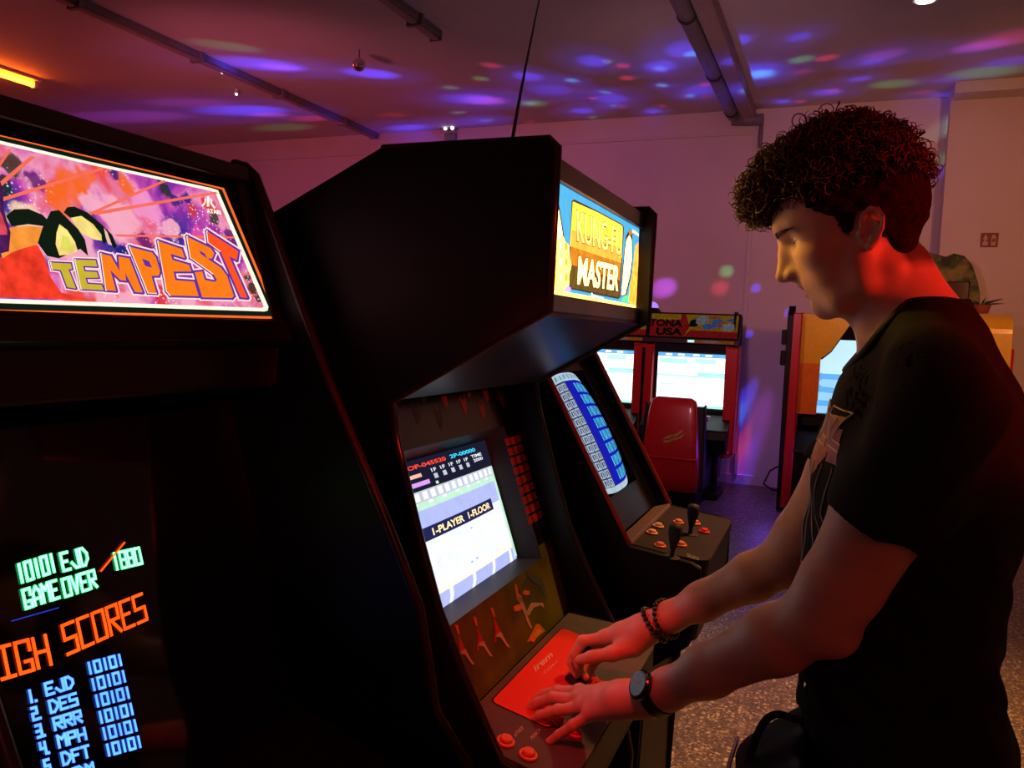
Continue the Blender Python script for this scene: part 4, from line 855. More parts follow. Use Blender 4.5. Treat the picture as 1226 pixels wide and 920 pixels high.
# red frame posts between and beside the screens
for xa, xb_, z0 in ((-1.775, -1.60, .52), (-.925, -.82, .44), (-2.62, -2.47, .52)):
    b = MB(); b.prism([(YR - .10, z0), (YR - .06, 1.41), (YR + .10, 1.42), (YR + .10, z0)], lambda a, bb_, t: (t, a, bb_), xa, xb_, M_red); o_ = b.build('side_frame', rc, bevel=.015)
    if xa < -1.7: MB().box(((xa + xb_) / 2 - .012, YR - .106, z0 + .05), ((xa + xb_) / 2 + .012, YR - .07, 1.38), M_blk).build('frame_groove', o_)
MB().lathe((-.900, YR - .05, .40), (0, 0, 1), [(0, .04), (.03, .065), (.07, .065), (.10, .04)], M_red, 20).build('frame_foot', rc, smooth=True)
b = MB(); b.prism([(YR - .04, 1.42), (YR + .05, 1.74), (8.0, 1.70), (8.05, .55), (YR + .1, .45), (YR + .1, 1.42)], lambda a, bb_, t: (t, a, bb_), -.893, -.873, M_blk); b.build('side_panel', rc, bevel=.008)
for xl in (-.98, -1.07): MB().tube([(xl, YR - .02, .05), (xl, YR - .02, .45)], .025, M_blk, 10).build('leg', rc)
MB().box((-1.09, YR - .12, .0), (-.93, YR + .3, .07), M_blk).build('foot', rc, bevel=.015)

# disco light projector standing on the racing cabinet's roof
t = thing('disco_projector', 'small black disco light projector on top of the racing cabinet', 'projector', (-1.75, 7.95, 1.722))
MB().box((-1.83, 7.88, 1.722), (-1.67, 8.02, 1.752), M_blk).build('base', t, bevel=.008)
MB().lathe((-1.75, 7.95, 1.75), (0, 0, 1), [(0, .07), (.02, .075)], M_blk, 24).build('collar', t)
MB().lathe((-1.75, 7.95, 1.765), (0, 0, 1), [(0, .068)] + [(.068 * math.sin(a), .068 * math.cos(a)) for a in np.linspace(.1, PI / 2 - .02, 9)], mat('frosted_dome', (.6, .6, .7), .2, emis=(.25, .15, .9), strength=1.5), 24).build('dome', t, smooth=True)
MB().box((-2.55, 7.70, 1.66), (-.93, 8.05, 1.7205), M_blk).build('roof', rc, bevel=.006)

# ------------------------------------------------------------------ wide deluxe driving cabinet behind the person
M_yel = mat('cabinet_yellow', (.85, .56, .02), .3, var=.05, coat=.4); M_org = mat('cabinet_orange', (.75, .20, .015), .35, var=.08)
YD = 7.6
dl = thing('deluxe_driving_cabinet', 'wide yellow and orange driving cabinet with a large pale blue screen behind the person', 'driving cabinet', (.4, 7.7, 0))
xl_, xr_ = -.41, 1.27
d_bl = emit('big_screen_blue', (.30, .60, .95), 1.15, .06, 3); d_lb = emit('big_screen_swirl', (.12, .42, .85), 1.1, .06, 3); d_pl = emit('big_screen_pale', (.50, .75, 1), 1.2, .05, 3)
MB().box((xl_ + .10, YD + .08, .0), (xr_ - .05, 7.9, 1.62), M_blk).build('body', dl, bevel=.02)
MB().prism([(YD - .35, .02), (YD - .30, 1.72), (YD - .22, 1.80), (YD - .14, 1.80), (YD - .14, .02)], lambda a, bb_, t: (t, a, bb_), xl_, xl_ + .045, M_blk).build('edge_post', dl, bevel=.008)
MB().prism([(YD - .36, .05), (YD - .31, 1.74), (YD - .10, 1.74), (YD - .10, .05)], lambda a, bb_, t: (t, a, bb_), xl_ + .045, xl_ + .115, M_red).build('red_post', dl, bevel=.01)
# handle-like brackets on the outside of the left post
for z in (1.28, 1.46): MB().box((xl_ - .045, YD - .32, z), (xl_, YD - .24, z + .13), M_blk).build('bracket', dl, bevel=.01)
# left wing: yellow panel with the diagonal edge, orange below
wf = lambda a, bb_, t: (a, YD - .12 + (a - xl_) * .25 - t, bb_)
W0 = xl_ + .115
b = MB(); b.prism([(W0, .98), (W0 + .16, .98), (W0 + .165, 1.35), (W0 + .24, 1.42), (W0 + .42, 1.72), (W0, 1.74)], wf, 0, .05, M_yel); wg_ = b.build('wing_panel', dl, bevel=.006)
b = MB(); b.prism([(W0, .86), (W0 + .155, .86), (W0 + .16, 1.30), (W0, 1.30)], wf, .05, .062, M_org); b.build('orange_inlay', wg_, bevel=.004)
b = MB(); b.tube([wf(W0 + .165, 1.35, .03), wf(W0 + .24, 1.42, .03), wf(W0 + .43, 1.74, .03)], .014, M_blk, 8); b.build('wing_trim', wg_)
# screen
x0_, x1_ = W0 + .06, .90
b = MB(); b.flat([(x0_, .86), (x1_, .86), (x1_, 1.52), (x0_, 1.52)], lambda a, bb_, t: (a, YD + .04 - t, bb_), 0, d_bl)
b.flat([(x0_, 1.20), (x1_, 1.20), (x1_, 1.52), (x0_, 1.52)], lambda a, bb_, t: (a, YD + .04 - t, bb_), .001, d_pl)
df = lambda a, bb_, t: (a, YD + .04 - t, bb_)
for k, (xa, wS) in enumerate(((-.16, .22), (.12, .22), (.40, .22), (.66, .22))):   # big blurred rounded letters
    L = [['S'], ['E'], ['G'], ['A']][k][0]
    pts = {'S': [(1, 1), (.2, 1), (0, .85), (0, .65), (.2, .52), (.8, .48), (1, .35), (1, .15), (.8, 0), (0, 0)], 'E': [(1, 1), (.2, 1), (0, .8), (0, .2), (.2, 0), (1, 0)], 'G': [(1, 1), (.2, 1), (0, .8), (0, .2), (.2, 0), (1, 0), (1, .5), (.5, .5)], 'A': [(0, 0), (.4, 1), (.6, 1), (1, 0)]}[L]
    stroke(b, [(xa + wS * u, .95 + .24 * v) for u, v in pts], df, .05, .002, d_lb)
    if L in 'EA': stroke(b, [(xa + wS * .12, .95 + .24 * (.5 if L == 'E' else .35)), (xa + wS * .85, .95 + .24 * (.5 if L == 'E' else .35))], df, .04, .003, d_lb)
b.build('screen', dl)
MB().box((x0_ - .02, YD + .0, 1.52), (x1_ + .04, YD + .14, 1.64), M_blkgloss).build('screen_hood', dl, bevel=.01)
MB().box((x0_ - .02, YD - .05, .74), (x1_ + .04, YD + .14, .86), M_blk).build('screen_sill', dl, bevel=.01)
b = MB(); b.prism([(YD - .45, .05), (YD - .42, .55), (YD - .10, .70), (YD + .1, .72), (YD + .1, .05)], lambda a, bb_, t: (t, a, bb_), W0 + .02, .95, M_blk); b.build('dashboard', dl, bevel=.02)
# right wing: rounded yellow housing with a red edge
xw = .93
b = MB(); b.prism([(YD - .32, .05), (YD - .32, 1.60)] + [(YD - .14 - .18 * math.cos(a), 1.62 + .16 * math.sin(a)) for a in np.linspace(0, PI / 2, 8)] + [(YD + .2, 1.78), (YD + .2, .05)], lambda a, bb_, t: (t, a, bb_), xw, xr_, M_yel); b.build('wing_housing', dl, bevel=.03, bseg=3)
b = MB(); b.tube([(xr_ + .005, YD - .30, .2), (xr_ + .005, YD - .30, 1.0), (xr_ + .005, YD - .30, 1.50)], .018, M_red, 10); b.build('red_edge', dl, smooth=True)
# rock-shaped camouflage cabinet behind it
def camouflage():
    m = mat('camouflage_rock', (.08, .10, .03), .7, bump=.6, bscale=12); nt = m.node_tree; cr = [n for n in nt.nodes if n.type == 'VALTORGB'][0]; nz = [n for n in nt.nodes if n.type == 'TEX_NOISE'][0]; nz.inputs['Scale'].default_value = 9
    E = cr.color_ramp.elements; E[0].position = .38; E[0].color = (.02, .035, .012, 1); E[1].position = .62; E[1].color = (.22, .22, .06, 1)
    for p, c in ((.46, (.05, .09, .02)), (.54, (.14, .15, .04))): q = E.new(p); q.color = (*c, 1)
    return m
rk = thing('rock_cabinet', 'green camouflage rock shaped cabinet with a black monitor by the back wall', 'arcade cabinet', (.85, 8.1, 0))
rx = lambda x, y: tuple(atY(x, y, 7.95)[[0, 2]])
rp = [rx(*q) for q in ((1070, 318), (1098, 306), (1110, 303), (1122, 306), (1132, 308), (1142, 305), (1154, 308), (1164, 318), (1170, 336), (1172, 352), (1172, 378))]
rp = [(rp[0][0] - .05, 0), (rp[0][0] - .05, 2.15)] + rp + [(rp[-1][0], 0)]
b = MB(); b.prism(rp, lambda a, bb_, t: (a, t, bb_), 7.95, 8.18, camouflage()); b.build('rock_front', rk, bevel=.03, bseg=3)
a = rx(1121, 337); c = rx(1158, 378)
MB().box((a[0], 7.93, c[1] - .1), (c[0], 7.952, a[1]), M_blkgloss).build('monitor', rk, bevel=.008)
a = rx(1114, 338); c = rx(1119, 352); MB().box((a[0], 7.935, c[1]), (c[0], 7.951, a[1]), mat('instruction_sticker', (.45, .40, .22), .5)).build('sticker', rk)
t = thing('potted_plant', 'small spiky plant in a reddish pot on the yellow cabinet top', 'plant', (1.0, 7.75, 1.78))
b = MB(); b.lathe((1.10, 7.72, 1.785), (0, 0, 1), [(0, .05), (.06, .07), (.075, .072), (.075, .06)], mat('terracotta_pot', (.30, .07, .04), .6), 20); b.build('pot', t, smooth=False)
b = MB(); M_leaf = mat('plant_leaf', (.05, .07, .02), .5)
for k in range(11):
    a = k * 2.4; dr = np.array([math.cos(a), math.sin(a) * .5, .28 + .12 * (k % 3)]); p = np.array([1.10, 7.72, 1.85])
    b.tube([p, p + dr * .08, p + dr * .17 + np.array([0, 0, -.02])], [.006, .008, .001], M_leaf, 6)
b.build('leaves', t)
# loose cable on the floor near the wide cabinet
b = MB(); pts = [(-.42, 8.2, .02), (-.50, 8.15, .02), (-.58, 8.0, .10), (-.52, 7.9, .25), (-.43, 7.75, .33)]
ps = []
for i in range(len(pts) - 1):
    for s in np.linspace(0, 1, 6)[:-1]: ps.append(np.array(pts[i]) * (1 - s) + np.array(pts[i + 1]) * s)
tag(b.tube(ps, .008, M_rubber, 8).build('power_cable', smooth=True), 'black power cable curling beside the yellow driving cabinet', 'cable')
# ------------------------------------------------------------------ the person
HO = np.array([.028, 1.23, 1.644]); pa = math.radians(15)
hf = np.array([-math.cos(pa), 0, -math.sin(pa)]); hu = np.array([-math.sin(pa), 0, math.cos(pa)]); hl = np.array([0, -1., 0])   # forward, up, lateral (towards the photographer)
HM = np.array([hf, hl, hu])
def tohead(P): return (P - HO.astype(np.float32)) @ HM.T.astype(np.float32)
def fromhead(q): return HO + np.asarray(q, float) @ HM
def absy(Q): return np.stack([Q[:, 0], np.abs(Q[:, 1]), Q[:, 2]], 1)
def rotx(a): c, s = math.cos(a), math.sin(a); return np.array([[1, 0, 0], [0, c, -s], [0, s, c]])
def skull(Q):
    A = absy(Q)
    d = s_ell(Q, (.012, 0, .050), (.095, .075, .082))
    d = smin(d, s_ell(Q, (.054, 0, .056), (.057, .060, .052)), .03)
    d = smin(d, s_ell(Q, (-.026, 0, .046), (.052, .064, .054)), .03)
    return d
def head_sdf(P):
    Q = tohead(P); A = absy(Q)
    d = skull(Q)
    d = smin(d, s_ell(Q, (.036, 0, -.018), (.058, .056, .068)), .03)
    d = smin(d, s_ell(A, (.062, .036, -.004), (.028, .026, .024)), .02)         # cheekbone
    d = smin(d, s_ell(A, (.040, .036, -.036), (.036, .021, .036)), .02)         # cheek
    d = smin(d, s_ell(Q, (.066, 0, -.038), (.031, .031, .032)), .02)            # muzzle
    d = smin(d, s_chain(A, [(.012, .052, -.018), (.016, .050, -.060), (.048, .030, -.080), (.068, .008, -.083)], [.017, .0155, .0145, .0125], .012), .022)  # jaw
    d = smin(d, s_ell(Q, (.0705, 0, -.0785), (.0160, .019, .0150)), .012)        # chin
    d = smin(d, s_ell(Q, (.035, 0, -.060), (.045, .040, .028)), .02)
    d = smin(d, s_chain(A, [(.1050, 0, .046), (.1000, .020, .047), (.085, .042, .042)], [.0105, .0095, .007], .01), .012)   # brow
    d = smax(d, -s_ell(A, (.110, .035, .0215), (.023, .0185, .0120)), .012)     # socket
    # nose
    n = s_chain(Q, [(.100, 0, .034), (.1090, 0, .010), (.1165, 0, -.014)], [.0075, .0075, .0085], .006)
    n = smin(n, s_ell(Q, (.1178, 0, -.0218), (.0102, .0095, .0090)), .006)
    n = smin(n, s_ell(A, (.1045, .0115, -.0240), (.0100, .0062, .0070)), .006)
    n = smin(n, s_chain(Q, [(.098, 0, .020), (.098, 0, -.018)], [.013, .0155]), .012)
    n = smax(n, -s_ell(A, (.109, .0055, -.0315), (.0062, .0030, .0050)), .003)
    d = smin(d, n, .009)
    # lips and chin fold
    d = smin(d, s_chain(A, [(.0945, 0, -.0410), (.0905, .010, -.0420), (.0790, .021, -.0455)], [.0052, .0048, .0030], .004), .005)
    d = smin(d, s_chain(A, [(.0880, 0, -.0562), (.0850, .010, -.0550), (.0770, .020, -.0500)], [.0052, .0048, .0030], .004), .005)
    d = smax(d, -s_chain(A, [(.0990, 0, -.0490), (.0900, .012, -.0487), (.0780, .021, -.0475)], [.0058, .0048, .0018]), .002)
    d = smax(d, -s_ell(Q, (.104, 0, -.0655), (.0125, .018, .0045)), .008)
    # eyelids around the eyeball
    lid = s_ell(A, (.0815, .0315, .0215), (.0135, .0155, .0125))
    gap = s_ell(A, (.095, .0335, .0205), (.016, .0150, .0050), rotx(0))
    d = smin(d, smax(lid, -gap, .0015), .004)
    # ear
    B = A - np.array([.001, .074, .003], np.float32); an = -.28; c, s = math.cos(an), math.sin(an)
    E = np.stack([c * B[:, 0] - s * B[:, 2], B[:, 1] - .28 * np.maximum(-(B[:, 0]), 0) - .0, s * B[:, 0] + c * B[:, 2]], 1)
    hel = s_chain(E, [(.004, .001, .000), (.0085, .004, .012), (.007, .006, .022), (.000, .007, .0295), (-.0095, .007, .029), (-.0170, .006, .019), (-.0175, .004, .004), (-.0125, .003, -.010), (-.005, .003, -.0200)], [.0022, .0028, .0030, .0030, .0032, .0032, .0030, .0030, .0050], .002)
    pl_ = s_ell(E, (-.005, -.002, .004), (.0145, .0040, .0270)); pl_ = smax(pl_, -s_ell(E, (.0005, .005, -.0005), (.0070, .0065, .0095)), .003)
    ant = s_chain(E, [(-.002, .001, .020), (-.009, .003, .011), (-.0105, .003, .000), (-.006, .003, -.009)], [.0022, .0027, .0026, .0026], .002)
    tr = s_ell(E, (.0085, .002, -.0015), (.0042, .0045, .0055))
    ear = smin(smin(hel, pl_, .004), smin(ant, tr, .004), .003)
    ear = smin(ear, s_ell(E, (.002, -.006, .004), (.010, .008, .020)), .004)
    return smin(d, ear, .004)
NK = [((.040, 1.23, 1.605), (.084, 1.23, 1.478), .052, .060)]
def neck_sdf(P):
    d = s_cone(P, (.052, 1.23, 1.60), (.090, 1.23, 1.49), .0535, .0600)
    d = smin(d, s_cone(P, (.075, 1.23, 1.60), (.130, 1.23, 1.49), .040, .055), .02)
    for sy in (-1, 1):
        d = smin(d, s_cone(P, (.105, 1.23 + sy * .03, 1.52), (.105, 1.23 + sy * .14, 1.462), .042, .040), .04)
        d = smin(d, s_cone(P, (.060, 1.23 + sy * .046, 1.60), (.040, 1.23 + sy * .015, 1.478), .011, .011), .018)  # neck tendon
    d = smin(d, s_ell(P, (.022, 1.23, 1.545), (.012, .010, .014)), .02)
    return d
# joints (near side = the person's left)
SN, EN, WN = np.array([.120, 1.045, 1.440]), np.array([.002, 1.098, 1.138]), np.array([-.243, 1.215, .926])
SF, EF, WF = np.array([.085, 1.405, 1.425]), np.array([-.060, 1.425, 1.120]), np.array([-.290, 1.465, .952])
def arm_sdf(P, S, E, W, k=1.0):
    L = lambda a, b, t: a + (b - a) * t
    bk = np.array([.35, 0, -.2]);
    d = s_chain(P, [S, L(S, E, .45), L(S, E, .85), E + (0.0, 0, .005)], [.054 * k, .057 * k, .047 * k, .041 * k], .02)
    d = smin(d, s_cone(P, L(S, E, .35) + (.012, 0, .006), L(S, E, .80) + (.010, 0, .0), .046 * k, .038 * k), .02)
    d = smin(d, s_chain(P, [E, L(E, W, .22), L(E, W, .6), L(E, W, .86), W], [.041 * k, .0445 * k, .0360 * k, .0285 * k, .0270 * k], .02), .03)
    d = smin(d, s_sph(P, E + np.array([.020, 0, -.018]), .026 * k), .02)     # elbow point
    return d
def unit(v): return nv(v)
PX = lambda x, y, Y: atY(x, y, Y)
# near hand: palm down, fingers spread forward over the buttons
LH = dict(W=WN,
  palm=[(PX(742, 836, 1.235), .021)],
  fingers=[  # mcp, pip, dip, tip
   [PX(694, 829, 1.325), PX(668, 828, 1.345), PX(651, 832, 1.350), PX(641, 838, 1.352)],
   [PX(692, 838, 1.300), PX(662, 836, 1.312), PX(643, 842, 1.316), PX(631, 850, 1.318)],
   [PX(697, 847, 1.275), PX(668, 851, 1.285), PX(646, 857, 1.290), PX(634, 865, 1.292)],
   [PX(707, 855, 1.250), PX(686, 869, 1.248), PX(669, 880, 1.248), PX(657, 889, 1.248)]],
  r=[.0105, .0107, .0102, .0092],
  thumb=[PX(742, 832, 1.262), PX(722, 832, 1.315), PX(706, 838, 1.345), PX(697, 846, 1.355)], pr=.0195)
RH = dict(W=WF,
  palm=[(PX(765, 760, 1.475), .022)],
  fingers=[
   [PX(724, 764, 1.470), PX(698, 768, 1.462), PX(688, 784, 1.455), PX(693, 798, 1.452)],
   [PX(722, 766, 1.492), PX(694, 775, 1.490), PX(684, 793, 1.485), PX(690, 808, 1.476)],
   [PX(726, 772, 1.512), PX(699, 783, 1.514), PX(692, 800, 1.508), PX(701, 812, 1.496)],
   [PX(733, 778, 1.530), PX(711, 793, 1.532), PX(705, 807, 1.526), PX(713, 815, 1.515)]],
  r=[.0112, .0112, .0106, .0096],
  thumb=[PX(758, 774, 1.452), PX(733, 783, 1.430), PX(708, 787, 1.424), PX(694, 791, 1.428)], pr=.0215)
def hand_sdf(P, Hd):
    W = Hd['W']; c = Hd['palm'][0][0]; d = None
    for i, fg in enumerate(Hd['fingers']):
        m = fg[0]; base = W + (m - W) * .25
        e = s_chain(P, [base, W + (m - W) * .62, m], [Hd['pr'], Hd['pr'] * (.82 if i in (0, 3) else .9), Hd['r'][i] * 1.22], .01)
        d = e if d is None else smin(d, e, .016)
    d = smin(d, s_cone(P, W, c, .0265, .0235), .02)
    # heel of the palm, towards the thumb
    t = Hd['thumb']; d = smin(d, s_chain(P, [W + (t[0] - W) * .3, t[0], t[1]], [.020, .0185, .0140], .01), .018)
    th = s_chain(P, t, [.0150, .0128, .0118, .0098], .004); d = smin(d, th, .008)
    for i, fg in enumerate(Hd['fingers']):
        r = Hd['r'][i]; e = s_chain(P, fg, [r * 1.12, r * .96, r * .86, r * .74], .003)
        e = smin(e, s_sph(P, fg[1] + (fg[1] - fg[0]) * .0 + np.array([0, 0, r * .12]), r * .98), .004)
        d = smin(d, e, .0035)
    # knuckle bumps
    for i, fg in enumerate(Hd['fingers']): d = smin(d, s_sph(P, fg[0] + np.array([.0, 0, Hd['r'][i] * .30]), Hd['r'][i] * 1.08), .008)
    return d
# torso as a stack of ellipses: z, centre x, half depth, half width
TT = np.array([[.84, .115, .118, .150], [.93, .118, .120, .150], [1.03, .108, .108, .130], [1.12, .102, .104, .122], [1.24, .103, .112, .130], [1.33, .108, .118, .150], [1.40, .110, .112, .160], [1.45, .112, .090, .150], [1.50, .112, .062, .085], [1.54, .112, .045, .055]])
def torso_sdf(P, g=0.0, tb=TT):
    z = np.clip(P[:, 2], tb[0, 0], tb[-1, 0]); cx = np.interp(z, tb[:, 0], tb[:, 1]); rx = np.interp(z, tb[:, 0], tb[:, 2]) + g; ry = np.interp(z, tb[:, 0], tb[:, 3]) + g
    a = (P[:, 0] - cx) / rx; b = (P[:, 1] - 1.23) / ry; k = (np.abs(a) ** 2.3 + np.abs(b) ** 2.3) ** (1 / 2.3)
    d = (k - 1) * np.minimum(rx, ry) * .9; return np.maximum(d, np.maximum(P[:, 2] - tb[-1, 0], tb[0, 0] - P[:, 2]))
def gate(P, lo, hi, fn, far=.05):
    lo = np.array(lo, np.float32); hi = np.array(hi, np.float32); q = np.maximum(np.maximum(lo - P, P - hi), 0); ds = np.sqrt((q * q).sum(1)); o = ds + far; m = ds < .03
    if m.any(): o[m] = fn(P[m])
    return o
def bbx(pts, pad): A = np.array(pts); return A.min(0) - pad, A.max(0) + pad
def body_sdf(P):
    d = gate(P, HO - .17, HO + .17, head_sdf)
    d = smin(d, gate(P, (-.06, 1.02, 1.40), (.24, 1.45, 1.66), neck_sdf), .018)
    d = smin(d, gate(P, (-.05, 1.0, .80), (.26, 1.46, 1.56), lambda p: torso_sdf(p, -.012)), .03)
    for S, E, W, Hd in ((SN, EN, WN, LH), (SF, EF, WF, RH)):
        a = gate(P, *bbx([S, E, W], .075), lambda p: arm_sdf(p, S, E, W, 1.0 if S is SN else .90))
        allp = [W] + [q for f in Hd['fingers'] for q in f] + Hd['thumb']
        h = gate(P, *bbx(allp, .035), lambda p: hand_sdf(p, Hd)); a = smin(a, h, .014); d = smin(d, a, .012)
    return d
import time; _t = time.time()
BV, BQ = surface_nets(body_sdf, (-.56, .96, .76), (.30, 1.62, 1.86), .0019)
print('body', len(BV), len(BQ), time.time() - _t)
BV = relax(BV, BQ, 2, .45)
def skinmat():
    m = mat('skin', (.62, .32, .21), .48, var=.07, scale=30, bump=.12, bscale=350, spec=.4, sss=.08); nt = m.node_tree; b = nt.nodes['Principled BSDF']
    at_ = nt.nodes.new('ShaderNodeAttribute'); at_.attribute_name = 'tint'; mx = nt.nodes.new('ShaderNodeMix'); mx.data_type = 'RGBA'; mx.blend_type = 'MULTIPLY'; mx.inputs[0].default_value = 1
    src = b.inputs['Base Color'].links[0].from_socket; nt.links.new(src, mx.inputs[6]); nt.links.new(at_.outputs['Color'], mx.inputs[7]); nt.links.new(mx.outputs[2], b.inputs['Base Color']); return m
M_skin = skinmat()
person = np_mesh('person', BV, BQ, [M_skin])
tag(person, 'curly-haired young person in a black printed T-shirt leaning over the middle cabinet controls', 'person')
Qh = (BV - HO) @ HM.T; tint = np.ones((len(BV), 4), np.float32)
def blot(c, r, col, w=1.0):
    d = np.sqrt((((np.stack([Qh[:, 0], np.abs(Qh[:, 1]), Qh[:, 2]], 1) - np.array(c)) / np.array(r)) ** 2).sum(1)); a = np.clip(1.6 - d * 1.4, 0, 1)[:, None] * w
    tint[:, :3] = tint[:, :3] * (1 - a) + np.array(col) * a
blot((.088, .006, -.0485), (.013, .020, .0105), (.86, .50, .48), .9)
blot((.107, .0115, -.030), (.01, .008, .005), (.8, .6, .55), .5)
fhs = np.interp(Qh[:, 2], [-.06, -.03, -.008, .000, .008, .032, .040, .049, .0746, .085, .2], [-.042, -.032, -.018, .020, .032, .035, .047, .060, .078, .105, .12])
st_ = np.clip((fhs - Qh[:, 0]) / .008, 0, 1) * np.clip((Qh[:, 2] + .060) / .016, 0, 1) * ((((Qh[:, 0] + .001) / .022) ** 2 + ((Qh[:, 2] - .003) / .034) ** 2 > 1) | (np.abs(Qh[:, 1]) < .055)) * (BV[:, 2] > 1.5)
tint[:, :3] *= (1 - .82 * st_)[:, None]
ca = person.data.color_attributes.new('tint', 'FLOAT_COLOR', 'POINT'); ca.data.foreach_set('color', tint.ravel())
# nails
M_nail = mat('nail', (.72, .48, .42), .25, var=.03)
# eyes
M_eye = mat('eye_white', (.75, .70, .66), .15, var=.03); M_iris = mat('iris', (.10, .12, .08), .1, var=.3, scale=400); M_pupil = mat('pupil', (.004, .004, .004), .05)
for s in (-1, 1):
    c = fromhead((.0812, s * .0315, .0212)); g = nv(hf * 1 + hu * -.12); b = MB(); R = .0118
    pr = [(-R * math.cos(a), R * math.sin(a)) for a in np.linspace(.05, PI - .5, 16)]
    b.lathe(c, g, pr, M_eye, 24); b.lathe(c, g, [(R * math.cos(a) + .0001, R * math.sin(a) + .0001) for a in np.linspace(.5, .2, 5)], M_iris, 24); b.lathe(c, g, [(R * math.cos(a) + .0003, R * math.sin(a)) for a in np.linspace(.22, .02, 4)], M_pupil, 20)
    b.build('eye', person, smooth=True)
b = MB(); b.tube([fromhead((.0845, y, -.0468)) for y in (-.010, 0, .010)], .0022, M_eye, 8); b.build('teeth', person, smooth=True)
# eyebrows from short hairs
M_hair = mat('hair_brown', (.085, .032, .010), .45, var=.4, scale=60, spec=.5)
bvh = BVHTree.FromPolygons([tuple(v) for v in BV[np.unique(BQ)]] if False else [tuple(v) for v in BV], [tuple(int(i) for i in q) for q in BQ[(Qh[BQ[:, 0], 2] > -.2) & (np.abs(Qh[BQ[:, 0], 0]) < .2) & (BV[BQ[:, 0], 2] > 1.45)]])
for s in (-1, 1):
    b = MB()
    for k in range(130):
        u = random.random(); y = .009 + .036 * u; z = .0340 + .003 * math.sin(u * 2.4) + random.uniform(-.0028, .0028) * (1 - .5 * u)
        rd = nv(-hf - hl * s * .9 * u); o_ = fromhead((.095 - .02 * u * u, s * y, z)) - rd * .05; hit = bvh.ray_cast(Vector(o_), Vector(rd))
        if hit[0] is None: continue
        p = np.array(hit[0]); n_ = np.array(hit[1]); n_ = n_ if n_ @ hf > 0 else -n_; d_ = nv(hl * s * 1.0 + hu * (.5 - .8 * u))
        b.tube([p, p + d_ * .004 + n_ * .0012, p + d_ * .008 + n_ * .0006], [.00035, .0003, .0001], M_hair, 3)
    b.build('eyebrow', person)
M_scalp = mat('short_hair_brown', (.022, .010, .006), .95, var=.6, scale=420, bump=.8, bscale=500, spec=.05)
# ---- hair: short sides as a cap, a mass of curls on top
def hair_cap(P):
    Q = tohead(P); A = absy(Q); f = Q[:, 0]; u = Q[:, 2]
    fh = np.interp(u, [-.06, -.03, -.008, .000, .008, .032, .040, .049, .0746, .085, .2], [-.050, -.040, -.026, .020, .030, .033, .045, .058, .076, .105, .12]).astype(np.float32)
    th = np.interp(u, [-.06, .0, .05, .09], [.0006, .0025, .004, .006]).astype(np.float32)
    d = skull(Q) - th - .0018 * np.sin(Q[:, 0] * 210) * np.sin(Q[:, 2] * 190) * np.sin(A[:, 1] * 230)
    jag = .0014 * np.sin(u * 700 + A[:, 1] * 300) + .0012 * np.sin(f * 800 + A[:, 1] * 400); lim = np.maximum(f - fh, -.050 - u) + jag
    B = A - np.array([-.001, .080, .003], np.float32); earcut = -(np.sqrt((B[:, 0] / .019) ** 2 + (B[:, 1] / .03) ** 2 + (B[:, 2] / .030) ** 2) - 1) * .019
    d = smax(smax(d, lim, .002), earcut, .003)
    nape = s_ell(Q, (-.034, 0, -.018), (.028, .048, .046)); 
    return smin(d, smax(nape - .001, -.052 - u + jag, .002), .012)
TM = [((.060, 0, .115), (.066, .064, .046)), ((.105, 0, .100), (.040, .052, .034)), ((.128, 0, .092), (.022, .040, .024)), ((.010, 0, .125), (.070, .070, .046)), ((-.036, 0, .100), (.042, .064, .044)), ((-.056, 0, .072), (.028, .054, .034)), ((.035, 0, .085), (.07, .078, .045)), ((-.02, 0, .075), (.055, .078, .045))]
def hair_top(P):
    Q = tohead(P); d = None
    for c, r in TM:
        e = s_ell(Q, c, r); d = e if d is None else smin(d, e, .015)
    x, y, z = Q[:, 0], Q[:, 1], Q[:, 2]
    return d - .0075 * np.sin(x * 150 + 3 * np.sin(z * 100)) * np.sin(y * 130 + 2 * np.sin(x * 120) + z * 60) - .003 * np.sin(z * 260 + y * 90)
HV, HQ = surface_nets(lambda P: smin(hair_cap(P), hair_top(P), .01), HO - .22, HO + (.22, .22, .24), .0028)
hm = np_mesh('hair', HV, HQ, [M_scalp], person)
hb = BVHTree.FromPolygons([tuple(v) for v in HV], [tuple(int(i) for i in q) for q in HQ])
cv = []; cf = []; nS = 3; nseg = 13
fc = HV[HQ].mean(1); fn_ = np.cross(HV[HQ[:, 1]] - HV[HQ[:, 0]], HV[HQ[:, 2]] - HV[HQ[:, 0]]); fn_ /= np.linalg.norm(fn_, axis=1)[:, None] + 1e-12
qh = (fc - HO) @ HM.T
cen = np.array([.03, 0, .07]); outw = ((qh - cen) @ HM * 1.0); fl = np.sign((fn_ * outw).sum(1)); fn_ *= fl[:, None]
topw = np.clip((qh[:, 2] - (.062 - .25 * np.clip(-qh[:, 0] - .045, 0, .1) - .18 * np.clip(qh[:, 0] - .06, 0, .1) )) / .03, 0, 1); idx = RNG.choice(len(fc), 3900, p=topw / topw.sum())
